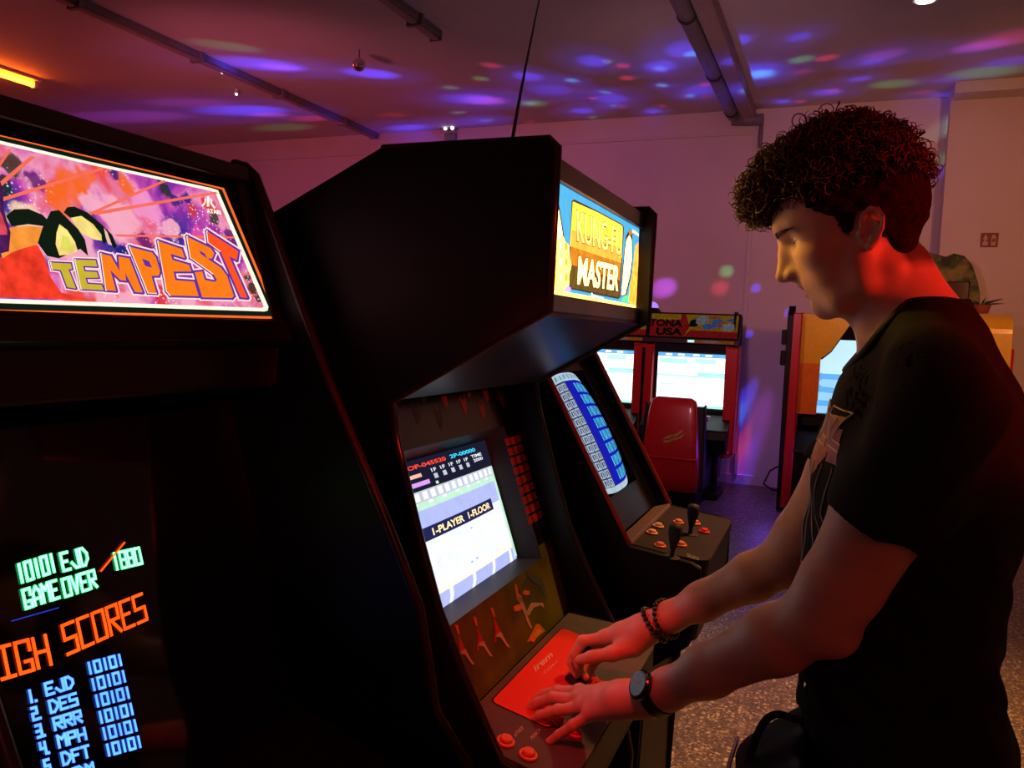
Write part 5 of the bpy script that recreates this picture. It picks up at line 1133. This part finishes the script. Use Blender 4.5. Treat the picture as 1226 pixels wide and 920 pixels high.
for ii, i in enumerate(idx):
    p = fc[i]; n_ = fn_[i]; t = nv(np.cross(n_, RNG.normal(size=3))); bq = np.cross(n_, t)
    R = RNG.uniform(.0045, .0115); lift = RNG.uniform(-.004, .007); ph = RNG.uniform(0, 2 * PI); turns = RNG.uniform(.7, 1.6); ax = nv(t + n_ * RNG.uniform(-.4, .4)); e1 = nv(np.cross(ax, n_)); e2 = np.cross(ax, e1); drift = RNG.uniform(-.006, .006)
    if ii % 26 == 0: R *= 1.25; lift += .007; turns = RNG.uniform(.8, 1.2)
    k0 = len(cv); w0 = RNG.uniform(.0006, .0012)
    for k in range(nseg):
        s = k / (nseg - 1); a = ph + s * turns * 2 * PI; rr_ = R * (1 - .3 * s); c = p + n_ * (lift + .003) + ax * (s - .5) * 2 * drift + bq * (s - .5) * .004
        q = c + rr_ * (math.cos(a) * e1 + math.sin(a) * e2); rad = nv(q - c); wv = w0 * (1 - .75 * abs(2 * s - 1) ** 3)
        for m_ in range(3):
            b_ = 2 * PI * m_ / 3; cv.append(q + wv * (math.cos(b_) * rad + math.sin(b_) * ax))
    for k in range(nseg - 1):
        for m_ in range(3): a0 = k0 + k * 3 + m_; a1 = k0 + k * 3 + (m_ + 1) % 3; cf.append((a0, a1, a1 + 3, a0 + 3))
np_mesh('curls', np.array(cv), np.array(cf), [M_hair], hm)

# ---- T-shirt
M_shirt = mat('black_cotton', (.010, .009, .009), .85, var=.2, scale=50, bump=.3, bscale=600, spec=.15)
TS = np.array([[.985, .108, .128, .165], [1.03, .104, .131, .158], [1.11, .102, .126, .142], [1.20, .104, .132, .142], [1.28, .108, .134, .158], [1.34, .110, .130, .176], [1.40, .111, .120, .180], [1.45, .110, .102, .155], [1.49, .106, .078, .110], [1.53, .104, .062, .080], [1.56, .106, .052, .062]])
def sleeve(P, S, E, g, t1=.52):
    if S is SF: t1 = .46
    C = S + (E - S) * t1; d = s_chain(P, [S + np.array([0, 0, -.005]), S + (E - S) * .4 + np.array([.006, 0, 0]), C + np.array([.006, 0, 0])], [.066 + g, .066 + g, .0665 + g], .02)
    ax = nv(E - S + np.array([.0, 0, .0])); cut = (P - C) @ ax.astype(np.float32); return d, cut
def shirt_solid(P, g=0.0):
    d = torso_sdf(P, g, TS)
    for sy in (-1, 1):
        d = smin(d, s_cone(P, (.112, 1.23 + sy * .045, 1.497), (.110, 1.23 + sy * .155, 1.463), .052 + g, .057 + g), .03)
    d = smin(d, s_cone(P, (.135, 1.23, 1.50), (.150, 1.23, 1.40), .052 + g, .085 + g), .04)
    for S, E in ((SN, EN), (SF, EF)):
        e, cut = sleeve(P, S, E, g); e = np.maximum(e, cut) if g >= 0 else np.maximum(e, cut - .05); d = smin(d, e, .022)
    return d
def shirt_sdf(P):
    x, y, z = P[:, 0], P[:, 1], P[:, 2]
    wr = .0028 * np.sin(z * 55 + 9 * np.sin(y * 9 + x * 6)) + .0022 * np.sin((z + x * .8) * 95 + y * 30) * np.clip((1.35 - z) * 4, 0, 1)
    o = shirt_solid(P) - wr; i = shirt_solid(P, -.007) - wr
    # openings: bottom hem, sleeve ends, collar
    i = np.minimum(i, np.maximum(torso_sdf(P, -.007, np.vstack([[.90, .108, .128, .172], TS])), z - 1.02))
    col = s_cone(P, (.020, 1.23, 1.600), (.088, 1.23, 1.470), .074, .066); col = smin(col, s_cone(P, (.09, 1.23, 1.61), (.112, 1.23, 1.52), .05, .052), .02)
    d = smax(o, -i, .003); d = smax(d, -col, .004)
    # ribbed collar band
    return d
SV, SQ = surface_nets(shirt_sdf, (-.12, .95, .97), (.33, 1.56, 1.60), .0035)
SV = relax(SV, SQ, 1, .4)
shirt = np_mesh('t_shirt', SV, SQ, [M_shirt], person)
cb = MB(); ring_ = []
M_rib = mat('collar_ribbing', (.014, .013, .013), .8, bump=.4, bscale=900)
sb = BVHTree.FromPolygons([tuple(v) for v in SV], [tuple(int(i) for i in q) for q in SQ])
# collar: follow the neck opening
nd = nv(np.array([.088 - .020, 0, 1.470 - 1.600])); na_ = nv(np.cross(nd, (0, 1, 0))); C_c = np.array([.088, 1.23, 1.470])
for k in range(48):
    a = 2 * PI * k / 48
    best = None
    for s in np.linspace(-.13, .06, 96):
        p = C_c + nd * s + (.071 + .0 * s) * (math.cos(a) * na_ + math.sin(a) * np.array([0, 1, 0]))
        v = float(shirt_solid(np.array([p], np.float32))[0])
        if v <= .0005: best = p; break
    ring_.append(best if best is not None else (ring_[-1] if ring_ else C_c))
R_ = np.array(ring_)
for _ in range(3): R_ = (np.roll(R_, 1, 0) + R_ * 2 + np.roll(R_, -1, 0)) / 4
cb.tube(R_, .0060, M_rib, 8, closed=True); cb.build('collar', shirt, smooth=True)
# chest print: outlined letters and pale strokes, laid on the cloth
M_pgold = mat('print_gold', (.75, .62, .40), .5, var=.2); M_porange = mat('print_rust', (.50, .16, .06), .6, var=.3, scale=60); M_ppink = mat('print_pink', (.45, .12, .15), .6, var=.3, scale=60); M_pgrey = mat('print_grey', (.6, .58, .56), .6, var=.3)
pb = MB()
def on_shirt(a, b):
    """a: sideways over the chest (towards the photographer positive), b: height"""
    y = 1.23 - a; z = b; hit = sb.ray_cast(Vector((-.4, y, z)), Vector((1, 0, 0)))
    return None if hit[0] is None else (np.array(hit[0]), np.array(hit[1]))
def sline(pts, wd, m, off=.0012):
    P = []
    for (a0, b0), (a1, b1) in zip(pts[:-1], pts[1:]):
        n = max(2, int(math.hypot(a1 - a0, b1 - b0) / .004))
        for k in range(n + 1):
            s = k / n; h = on_shirt(a0 + (a1 - a0) * s, b0 + (b1 - b0) * s)
            if h: P.append(h[0] + np.array([-off, -off * .4, 0]))
    if len(P) > 2: pb.tube(P, wd / 2, m, 5)
def sfill(a0, b0, a1, b1, m, f=lambda a, b: True, off=.0008, st=.004):
    na, nb_ = int((a1 - a0) / st), int((b1 - b0) / st); grid = {}
    vs = []; fs = []
    for i in range(na + 1):
        for j in range(nb_ + 1):
            a, b = a0 + i * st, b0 + j * st
            if f(a, b):
                h = on_shirt(a, b)
                if h: grid[i, j] = len(vs); vs.append(h[0] + np.array([-off, -off * .4, 0]))
    for i in range(na):
        for j in range(nb_):
            if all(q in grid for q in ((i, j), (i + 1, j), (i + 1, j + 1), (i, j + 1))): fs.append((grid[i, j], grid[i, j + 1], grid[i + 1, j + 1], grid[i + 1, j]))
    if fs: pb.add(vs, fs, m)
for c0 in (-.165, -.105, -.045, .018, .080):
    Zp = [(c0, 1.415), (c0 + .05, 1.410), (c0 + .028, 1.372), (c0 + .052, 1.368), (c0 + .052, 1.358), (c0 + .004, 1.362), (c0 + .030, 1.400), (c0, 1.404), (c0, 1.415)]
    sline(Zp, .0022, M_pgold)
sfill(-.14, 1.26, .13, 1.405, M_porange, lambda a, b: abs(a) < .13 * (b - 1.24) / .16)
sfill(-.14, 1.34, .13, 1.392, M_ppink, lambda a, b: abs(a) > .085 and abs(a) < .13, off=.0011)
for k in range(9):
    a0 = -.12 + k * .030; sline([(a0 * .9, 1.335), (a0 * .75 + .01, 1.27), (a0 + .02, 1.20), (a0 * 1.1 - .01, 1.13)], .0015, M_pgrey)
for k in range(5):
    a0 = -.10 + k * .05; sline([(a0 + .018 * math.cos(t_), 1.12 + .018 * math.sin(t_)) for t_ in np.linspace(0, 2 * PI, 14)], .0014, M_pgrey)
    sline([(a0 - .02, 1.18), (a0 - .005, 1.17), (a0 + .0, 1.19), (a0 + .015, 1.165), (a0 + .02, 1.185)], .0014, M_pgrey)
pb.build('chest_print', shirt)
# ---- trousers and shoes
M_trou = mat('black_trousers', (.009, .009, .010), .8, var=.2, bump=.2, bscale=500, spec=.15)
def trousers(P):
    TB = np.array([[.80, .120, .112, .168], [.90, .122, .135, .182], [.97, .120, .136, .178], [1.04, .112, .118, .160]])
    d = torso_sdf(P, 0, TB); x, y, z = P.T
    for sy, kx in ((-1, .02), (1, -.05)):
        d = smin(d, s_chain(P, [(.115, 1.23 + sy * .085, .86), (.09 + kx, 1.23 + sy * .105, .50), (.13 + kx, 1.23 + sy * .11, .09)], [.098, .072, .060], .03), .03)
    return d - .003 * np.sin(z * 60 + 5 * np.sin(x * 20 + y * 14))
TV, TQ = surface_nets(trousers, (-.2, .98, .02), (.36, 1.50, 1.06), .007)
np_mesh('trousers', TV, TQ, [M_trou], person)
M_shoe = mat('shoe_leather', (.02, .02, .022), .4); M_sole = mat('shoe_sole', (.5, .48, .45), .6)
for sy, kx in ((-1, .02), (1, -.05)):
    y0 = 1.23 + sy * .11; x0 = .15 + kx
    def shoe(P, x0=x0, y0=y0):
        d = s_chain(P, [(x0, y0, .06), (x0 - .08, y0, .05), (x0 - .17, y0 + sy * -.0, .035)], [.042, .045, .036], .03); d = smin(d, s_cone(P, (x0, y0, .06), (x0 - .01, y0, .11), .04, .042), .02); return np.maximum(d, .018 - P[:, 2])
    V_, Q_ = surface_nets(shoe, (x0 - .24, y0 - .07, 0), (x0 + .07, y0 + .07, .18), .005); so_ = np_mesh('shoe', V_, Q_, [M_shoe], person)
    b = MB(); out = [(x0 + .042, y0 - .02), (x0 + .042, y0 + .02), (x0 + .02, y0 + .042), (x0 - .08, y0 + .047), (x0 - .17, y0 + .040), (x0 - .208, y0 + .012), (x0 - .208, y0 - .012), (x0 - .17, y0 - .040), (x0 - .08, y0 - .047), (x0 + .02, y0 - .042)]
    b.prism(out, lambda a, b_, t: (a, b_, t), 0, .022, M_sole); b.build('sole', so_, bevel=.004)
# ---- wristwatch (near wrist), two beaded bracelets (far wrist)
def band_ring(C, ax, r1, r2, n=32, up=None):
    ax = nv(ax); e1 = nv(np.cross(ax, (0, 1, 0))); e2 = np.cross(ax, e1); return [C + r1 * math.cos(a) * e1 + r2 * math.sin(a) * e2 for a in np.linspace(0, 2 * PI, n + 1)[:-1]], e1, e2, ax
axn = nv(EN - WN); CW = WN + axn * .028
wt = thing('wristwatch', 'black analogue wristwatch on the near wrist', 'watch', CW)
_, e1, e2, ax = band_ring(CW, axn, 1, 1)
if e1[2] < 0: e1 = -e1
vs = []; fs = []; n = 40
for i in range(n):
    a = 2 * PI * i / n; dd = math.cos(a) * e1 + math.sin(a) * e2
    for rr_, hw in ((.0310, -.012), (.0310, .012), (.0345, .011), (.0345, -.011)): vs.append(CW + dd * rr_ + ax * hw)
for i in range(n):
    j = (i + 1) % n
    for k in range(4): fs.append((i * 4 + k, i * 4 + (k + 1) % 4, j * 4 + (k + 1) % 4, j * 4 + k))
M_strap = mat('watch_strap', (.012, .012, .013), .5)
MB().add(vs, fs, M_strap).build('strap', wt, smooth=False, bevel=.001)
up_ = nv(e1 * .78 - e2 * (1 if e2[1] > 0 else -1) * .62); cc = CW + up_ * .0335
M_case = mat('watch_case', (.05, .05, .055), .2, metal=.9); M_dial = mat('watch_dial', (.03, .03, .055), .15)
cs = MB().lathe(cc, up_, [(-.003, .021), (0, .0230), (.007, .0230), (.0095, .0205), (.0098, .0180)], M_case, 36).build('case', wt, smooth=False)
MB().lathe(cc + up_ * .0080, up_, [(0, .0182), (.0014, .0180)], M_dial, 36).build('dial', cs)
hd = MB(); e3 = nv(np.cross(up_, ax)); M_mark = mat('dial_marks', (.6, .6, .62), .3)
for k in range(12):
    a = 2 * PI * k / 12; q = cc + up_ * .0098 + (math.cos(a) * ax + math.sin(a) * e3) * .0135; hd.tube([q, q + (math.cos(a) * ax + math.sin(a) * e3) * .0022], .0005, M_mark, 5)
hd.tube([cc + up_ * .0100, cc + up_ * .0100 + ax * .008 + e3 * .003], .0005, M_mark, 5); hd.tube([cc + up_ * .0100, cc + up_ * .0100 - ax * .004 + e3 * .011], .0004, M_mark, 5); hd.build('hands_and_marks', cs)
MB().lathe(cc + up_ * .003 + e3 * .0205, e3, [(0, .002), (.003, .002)], M_case, 10).build('crown', cs)
M_bead = mat('black_bead', (.015, .015, .016), .18, spec=.6); M_bead2 = mat('green_grey_bead', (.03, .05, .04), .2)
axf = nv(EF - WF)
for k, (s, rr_, br, tl, lb) in enumerate(((.004, .0335, .0052, .25, 'black beaded bracelet nearest the hand on the far wrist'), (.034, .0345, .0048, -.2, 'black beaded bracelet higher up the far forearm'))):
    C = WF + axf * s; t = thing('beaded_bracelet', lb, 'bracelet', C, 'black beaded bracelets on the far wrist'); ax_ = nv(axf + np.array([0, tl, tl * .4])); pts, *_ = band_ring(C, ax_, rr_, rr_, 21)
    MB().tube(pts, .0012, M_rubber, 5, closed=True).build('cord', t)
    for i, p in enumerate(pts):
        prof_ = [(br - br * math.cos(a), br * math.sin(a)) for a in np.linspace(.2, PI - .2, 7)]; dd = nv(pts[(i + 1) % 21] - pts[i - 1]); MB().lathe(p - dd * br, dd, prof_, M_bead if i % 4 else M_bead2, 10).build('bead', t, smooth=True)
# ---- black bag hanging in front of the hip
M_bag = mat('black_nylon', (.008, .008, .009), .6, var=.2, bump=.3, bscale=300, spec=.2)
bg = thing('waist_bag', 'black bag with a looped strap hanging in front of the person', 'bag', (-.06, 1.17, .78))
cB = np.array([-.054, 1.12, .868])
def bag(P): 
    P = P.copy(); P[:, 2] += np.clip((P[:, 0] + .0) * -.9, 0, .2); q = np.abs(P - cB.astype(np.float32)) - np.array([.030, .10, .09], np.float32); return np.sqrt((np.maximum(q, 0) ** 2).sum(1)) + np.minimum(q.max(1), 0) - .018 + .003 * np.sin(P[:, 1] * 70 + P[:, 2] * 40)
V_, Q_ = surface_nets(bag, cB - .16, cB + .16, .005); np_mesh('pouch', V_, Q_, [M_bag], bg)
lp = [PX(893, 925, 1.13), PX(902, 890, 1.13), PX(913, 866, 1.13), PX(924, 856, 1.13), PX(936, 855, 1.13), PX(945, 860, 1.13), PX(957, 862, 1.13)]
L = []
for i in range(len(lp) - 1):
    for s in np.linspace(0, 1, 5)[:-1]: L.append(lp[i] * (1 - s) + lp[i + 1] * s)
L.append(lp[-1]); L = np.array(L)
for _ in range(4): L[1:-1] = (L[:-2] + 2 * L[1:-1] + L[2:]) / 4
MB().tube(L, .0055, M_bag, 8).build('strap_loop', bg, smooth=True)
b = MB(); b.tube([cB + (-.0485, -.09, .03), cB + (-.0495, 0, .035), cB + (-.0485, .09, .03)], .003, M_chrome, 6); b.build('zip', bg)
# ------------------------------------------------------------------ lights
def lamp(kind, name, p, col, e, **k):
    l = bpy.data.lights.new(name, kind); l.color = col; l.energy = e
    for a, v in k.items(): setattr(l, a, v)
    o = bpy.data.objects.new(name, l); COL.objects.link(o); o.location = tuple(map(float, p)); return o
def aim(o, q): o.rotation_euler = (Vector(tuple(map(float, q))) - o.location).to_track_quat('-Z', 'Y').to_euler()
R_, G_, B_, C_, V_, W_ = (1, .05, .12), (.15, 1, .35), (.06, .05, 1), (.05, .45, 1), (.55, .08, 1), (.5, .9, .8)
P2 = lambda x, y: (480 + x / 2.786, y / 2.786); P3 = lambda x, y: (800 + x / 2.878, y / 2.878); P1 = lambda x, y: (x / 2.358, y / 2.358)
spots = [(P2(*a), c, s, e) for a, c, s, e in [
 ((300, 218), R_, 4, .5), ((265, 262), G_, 3, .35), ((165, 292), G_, 3, .3), ((425, 255), B_, 7, 1.3), ((280, 335), V_, 9, 1.0), ((230, 330), B_, 10, 1.2), ((430, 345), W_, 4, .35), ((440, 345), G_, 8, .2), ((570, 268), C_, 4, .8), ((640, 205), B_, 8, 1.2), ((690, 205), W_, 3, .3), ((740, 220), R_, 4, .6), ((755, 260), R_, 5, .5),
 ((865, 228), C_, 4, .6), ((865, 222), B_, 9, 1.0), ((970, 180), C_, 4, .9), ((940, 165), B_, 9, .9), ((680, 308), C_, 4, .5), ((640, 328), R_, 3, .5), ((705, 352), C_, 3, .5), ((740, 356), R_, 3, .4), ((605, 370), B_, 8, 1.0), ((870, 285), C_, 4, .8), ((872, 353), R_, 3, .5), ((840, 372), B_, 6, 1.0), ((965, 320), C_, 4, .7),
 ((1020, 322), R_, 3, .5), ((1015, 282), R_, 4, .6), ((1128, 135), B_, 5, 1.4), ((1195, 245), C_, 6, .9), ((285, 402), C_, 3, .4), ((190, 375), G_, 3, .25), ((30, 428), B_, 7, .9), ((430, 408), R_, 3, .35), ((640, 392), G_, 3, .3), ((700, 330), B_, 12, .8), ((500, 300), B_, 12, .6), ((1000, 300), B_, 12, .7), ((240, 405), B_, 8, .5)]]
spots += [(P3(*a), c, s, e) for a, c, s, e in [
 ((450, 128), B_, 4, 1.0), ((545, 200), R_, 4, .7), ((460, 205), G_, 5, .35), ((320, 258), C_, 8, .8), ((300, 245), B_, 12, .9), ((700, 213), B_, 4, .9), ((660, 272), B_, 4, .9), ((770, 290), G_, 7, .25), ((565, 313), R_, 3, .5), ((550, 318), B_, 6, .9), ((395, 350), B_, 4, 1.0), ((455, 350), R_, 3, .5), ((1075, 160), V_, 5, .8), ((1190, 130), R_, 7, .5), ((1180, 212), B_, 5, .8), ((1090, 250), G_, 7, .35),
 ((935, 328), B_, 3, .8), ((880, 318), R_, 3, .3), ((960, 275), B_, 4, .5), ((460, 248), R_, 4, .3), ((740, 190), V_, 6, .4)]]
spots += [(P1(*a), c, s, e) for a, c, s, e in [((740, 182), B_, 6, 3.4), ((790, 190), V_, 3, 1.2), ((1050, 208), B_, 6, 3.0), ((690, 312), B_, 6, 3.4), ((760, 325), V_, 3, 1.2), ((360, 330), V_, 6, .8), ((880, 335), R_, 4, .7), ((1150, 360), B_, 5, 1.4), ((640, 130), G_, 4, .3), ((1110, 325), R_, 4, .3), ((800, 360), G_, 5, .2), ((540, 290), V_, 5, .5)]]
SRC = np.array([-1.75, 7.95, 1.95])
KE = 230.0
for (px, py), c, s, e in spots:
    q = O3 + ray(px, py) * ((ZC - H) / ray(px, py)[2])
    if q[1] > YB: q = atY(px, py, YB)
    d = float(np.linalg.norm(q - SRC))
    o = lamp('SPOT', 'disco_beam', SRC, c, KE * e * (d / 2.5) ** 2, spot_size=math.radians(s * 1.0), spot_blend=1.0, shadow_soft_size=.02); aim(o, q)
    if c in (B_, V_, C_): o = lamp('SPOT', 'disco_halo', SRC, B_, KE * .22 * (d / 2.5) ** 2, spot_size=math.radians(max(s * 2.4, 11)), spot_blend=1.0, shadow_soft_size=.05); aim(o, q)
SRC2 = np.array([-.55, 8.0, 1.98])
for (x, y), c, s, e in [((870, 325), G_, 5, .12), ((862, 345), R_, 6, .15), ((905, 345), B_, 4, .25), ((795, 345), V_, 7, .5), ((897, 400), B_, 3, .3), ((888, 490), B_, 9, .8), ((885, 500), C_, 5, .3), ((887, 535), R_, 5, .6), ((890, 550), R_, 4, .5), ((890, 568), B_, 7, .8), ((900, 525), V_, 12, .3), ((942, 512), B_, 3, .3), ((935, 570), B_, 3, .4), ((945, 375), B_, 4, .2), ((1136, 150), W_, 4, .3), ((1132, 190), G_, 3, .2), ((1128, 205), B_, 3, .5)]:
    q = atY(x, y, YB); d = float(np.linalg.norm(q - np.array([-1.75, 7.2, 2.6])))
    o = lamp('SPOT', 'disco_beam', (-.2, 7.98, 2.45) if y > 450 else (0, 6.4, 2.6) if y > 300 else SRC, c, KE * (.8 if y > 450 else 1.6) * e * ((3.5 if y > 300 else 3) / 2.5) ** 2, spot_size=math.radians(s * (.8 if y > 300 else 1)), spot_blend=1, shadow_soft_size=.004); aim(o, q)  # lower wall streaks start from added unseen sources, apart from the projector
# coloured washes and fills added without fixtures, and the red spotlights
def wash(name, p, q, col, e, ang, bl=.9, r=.15): o = lamp('SPOT', name, p, col, e, spot_size=math.radians(ang), spot_blend=bl, shadow_soft_size=r); aim(o, q); return o
wash('pink_wall_fill', (-4.5, 3.2, 2.4), (-5.2, 8.4, 2.5), (1, .17, .28), 165, 95)  # added wash without a fixture, tints the left back wall pink
wash('rose_wall_fill', (-.8, 3.4, 2.6), (-1.2, 8.4, 2.3), (1, .36, .46), 120, 78)  # unseen spot hung mid-room to colour the middle of the back wall
wash('orange_wall_fill', (1.9, 4.2, 2.3), (1.7, 8.2, 2.0), (1, .33, .11), 150, 90)  # added off-view spot that gives the right wall its orange
lamp('POINT', 'crimson_left_fill', (-6.5, 5.2, 1.9), (1, .10, .12), 14, shadow_soft_size=.25)  # added point fill, reddens the far left
lamp('POINT', 'violet_floor_glow', (-.45, 7.3, .5), (.22, .08, 1), 6, shadow_soft_size=.15)
lamp('POINT', 'dim_room_fill', (.8, 4.2, 1.9), (1, .40, .30), 4, shadow_soft_size=.3)  # unseen point source added as weak general fill
wash('red_spotlight', (2.5, .75, 2.25), (.08, 1.22, 1.55), (1, .03, .015), 260, 13, .5, .05)
wash('red_panel_spotlight', (-.30, .25, 2.7), (-.43, 1.38, .85), (1, .03, .02), 120, 15, .6, .03)
wash('amber_floor_fill', (.7, 3.2, 3.6), (.45, 2.7, 0), (1, .40, .11), 620, 70, 1, .1)  # spot added to warm the floor, no fixture above it
lamp('POINT', 'dim_red_fill', (1.5, -.9, 2.4), (1, .10, .06), 15, shadow_soft_size=.3)  # red fill added for the arms, no real lamp behind it
wash('amber_face_fill', (-1.5, 1.46, 2.36), (-.11, 1.23, 1.63), (1, .58, .05), 85, 11, .8, .05)  # added unseen spot, stands in for the marquee's glow on the face
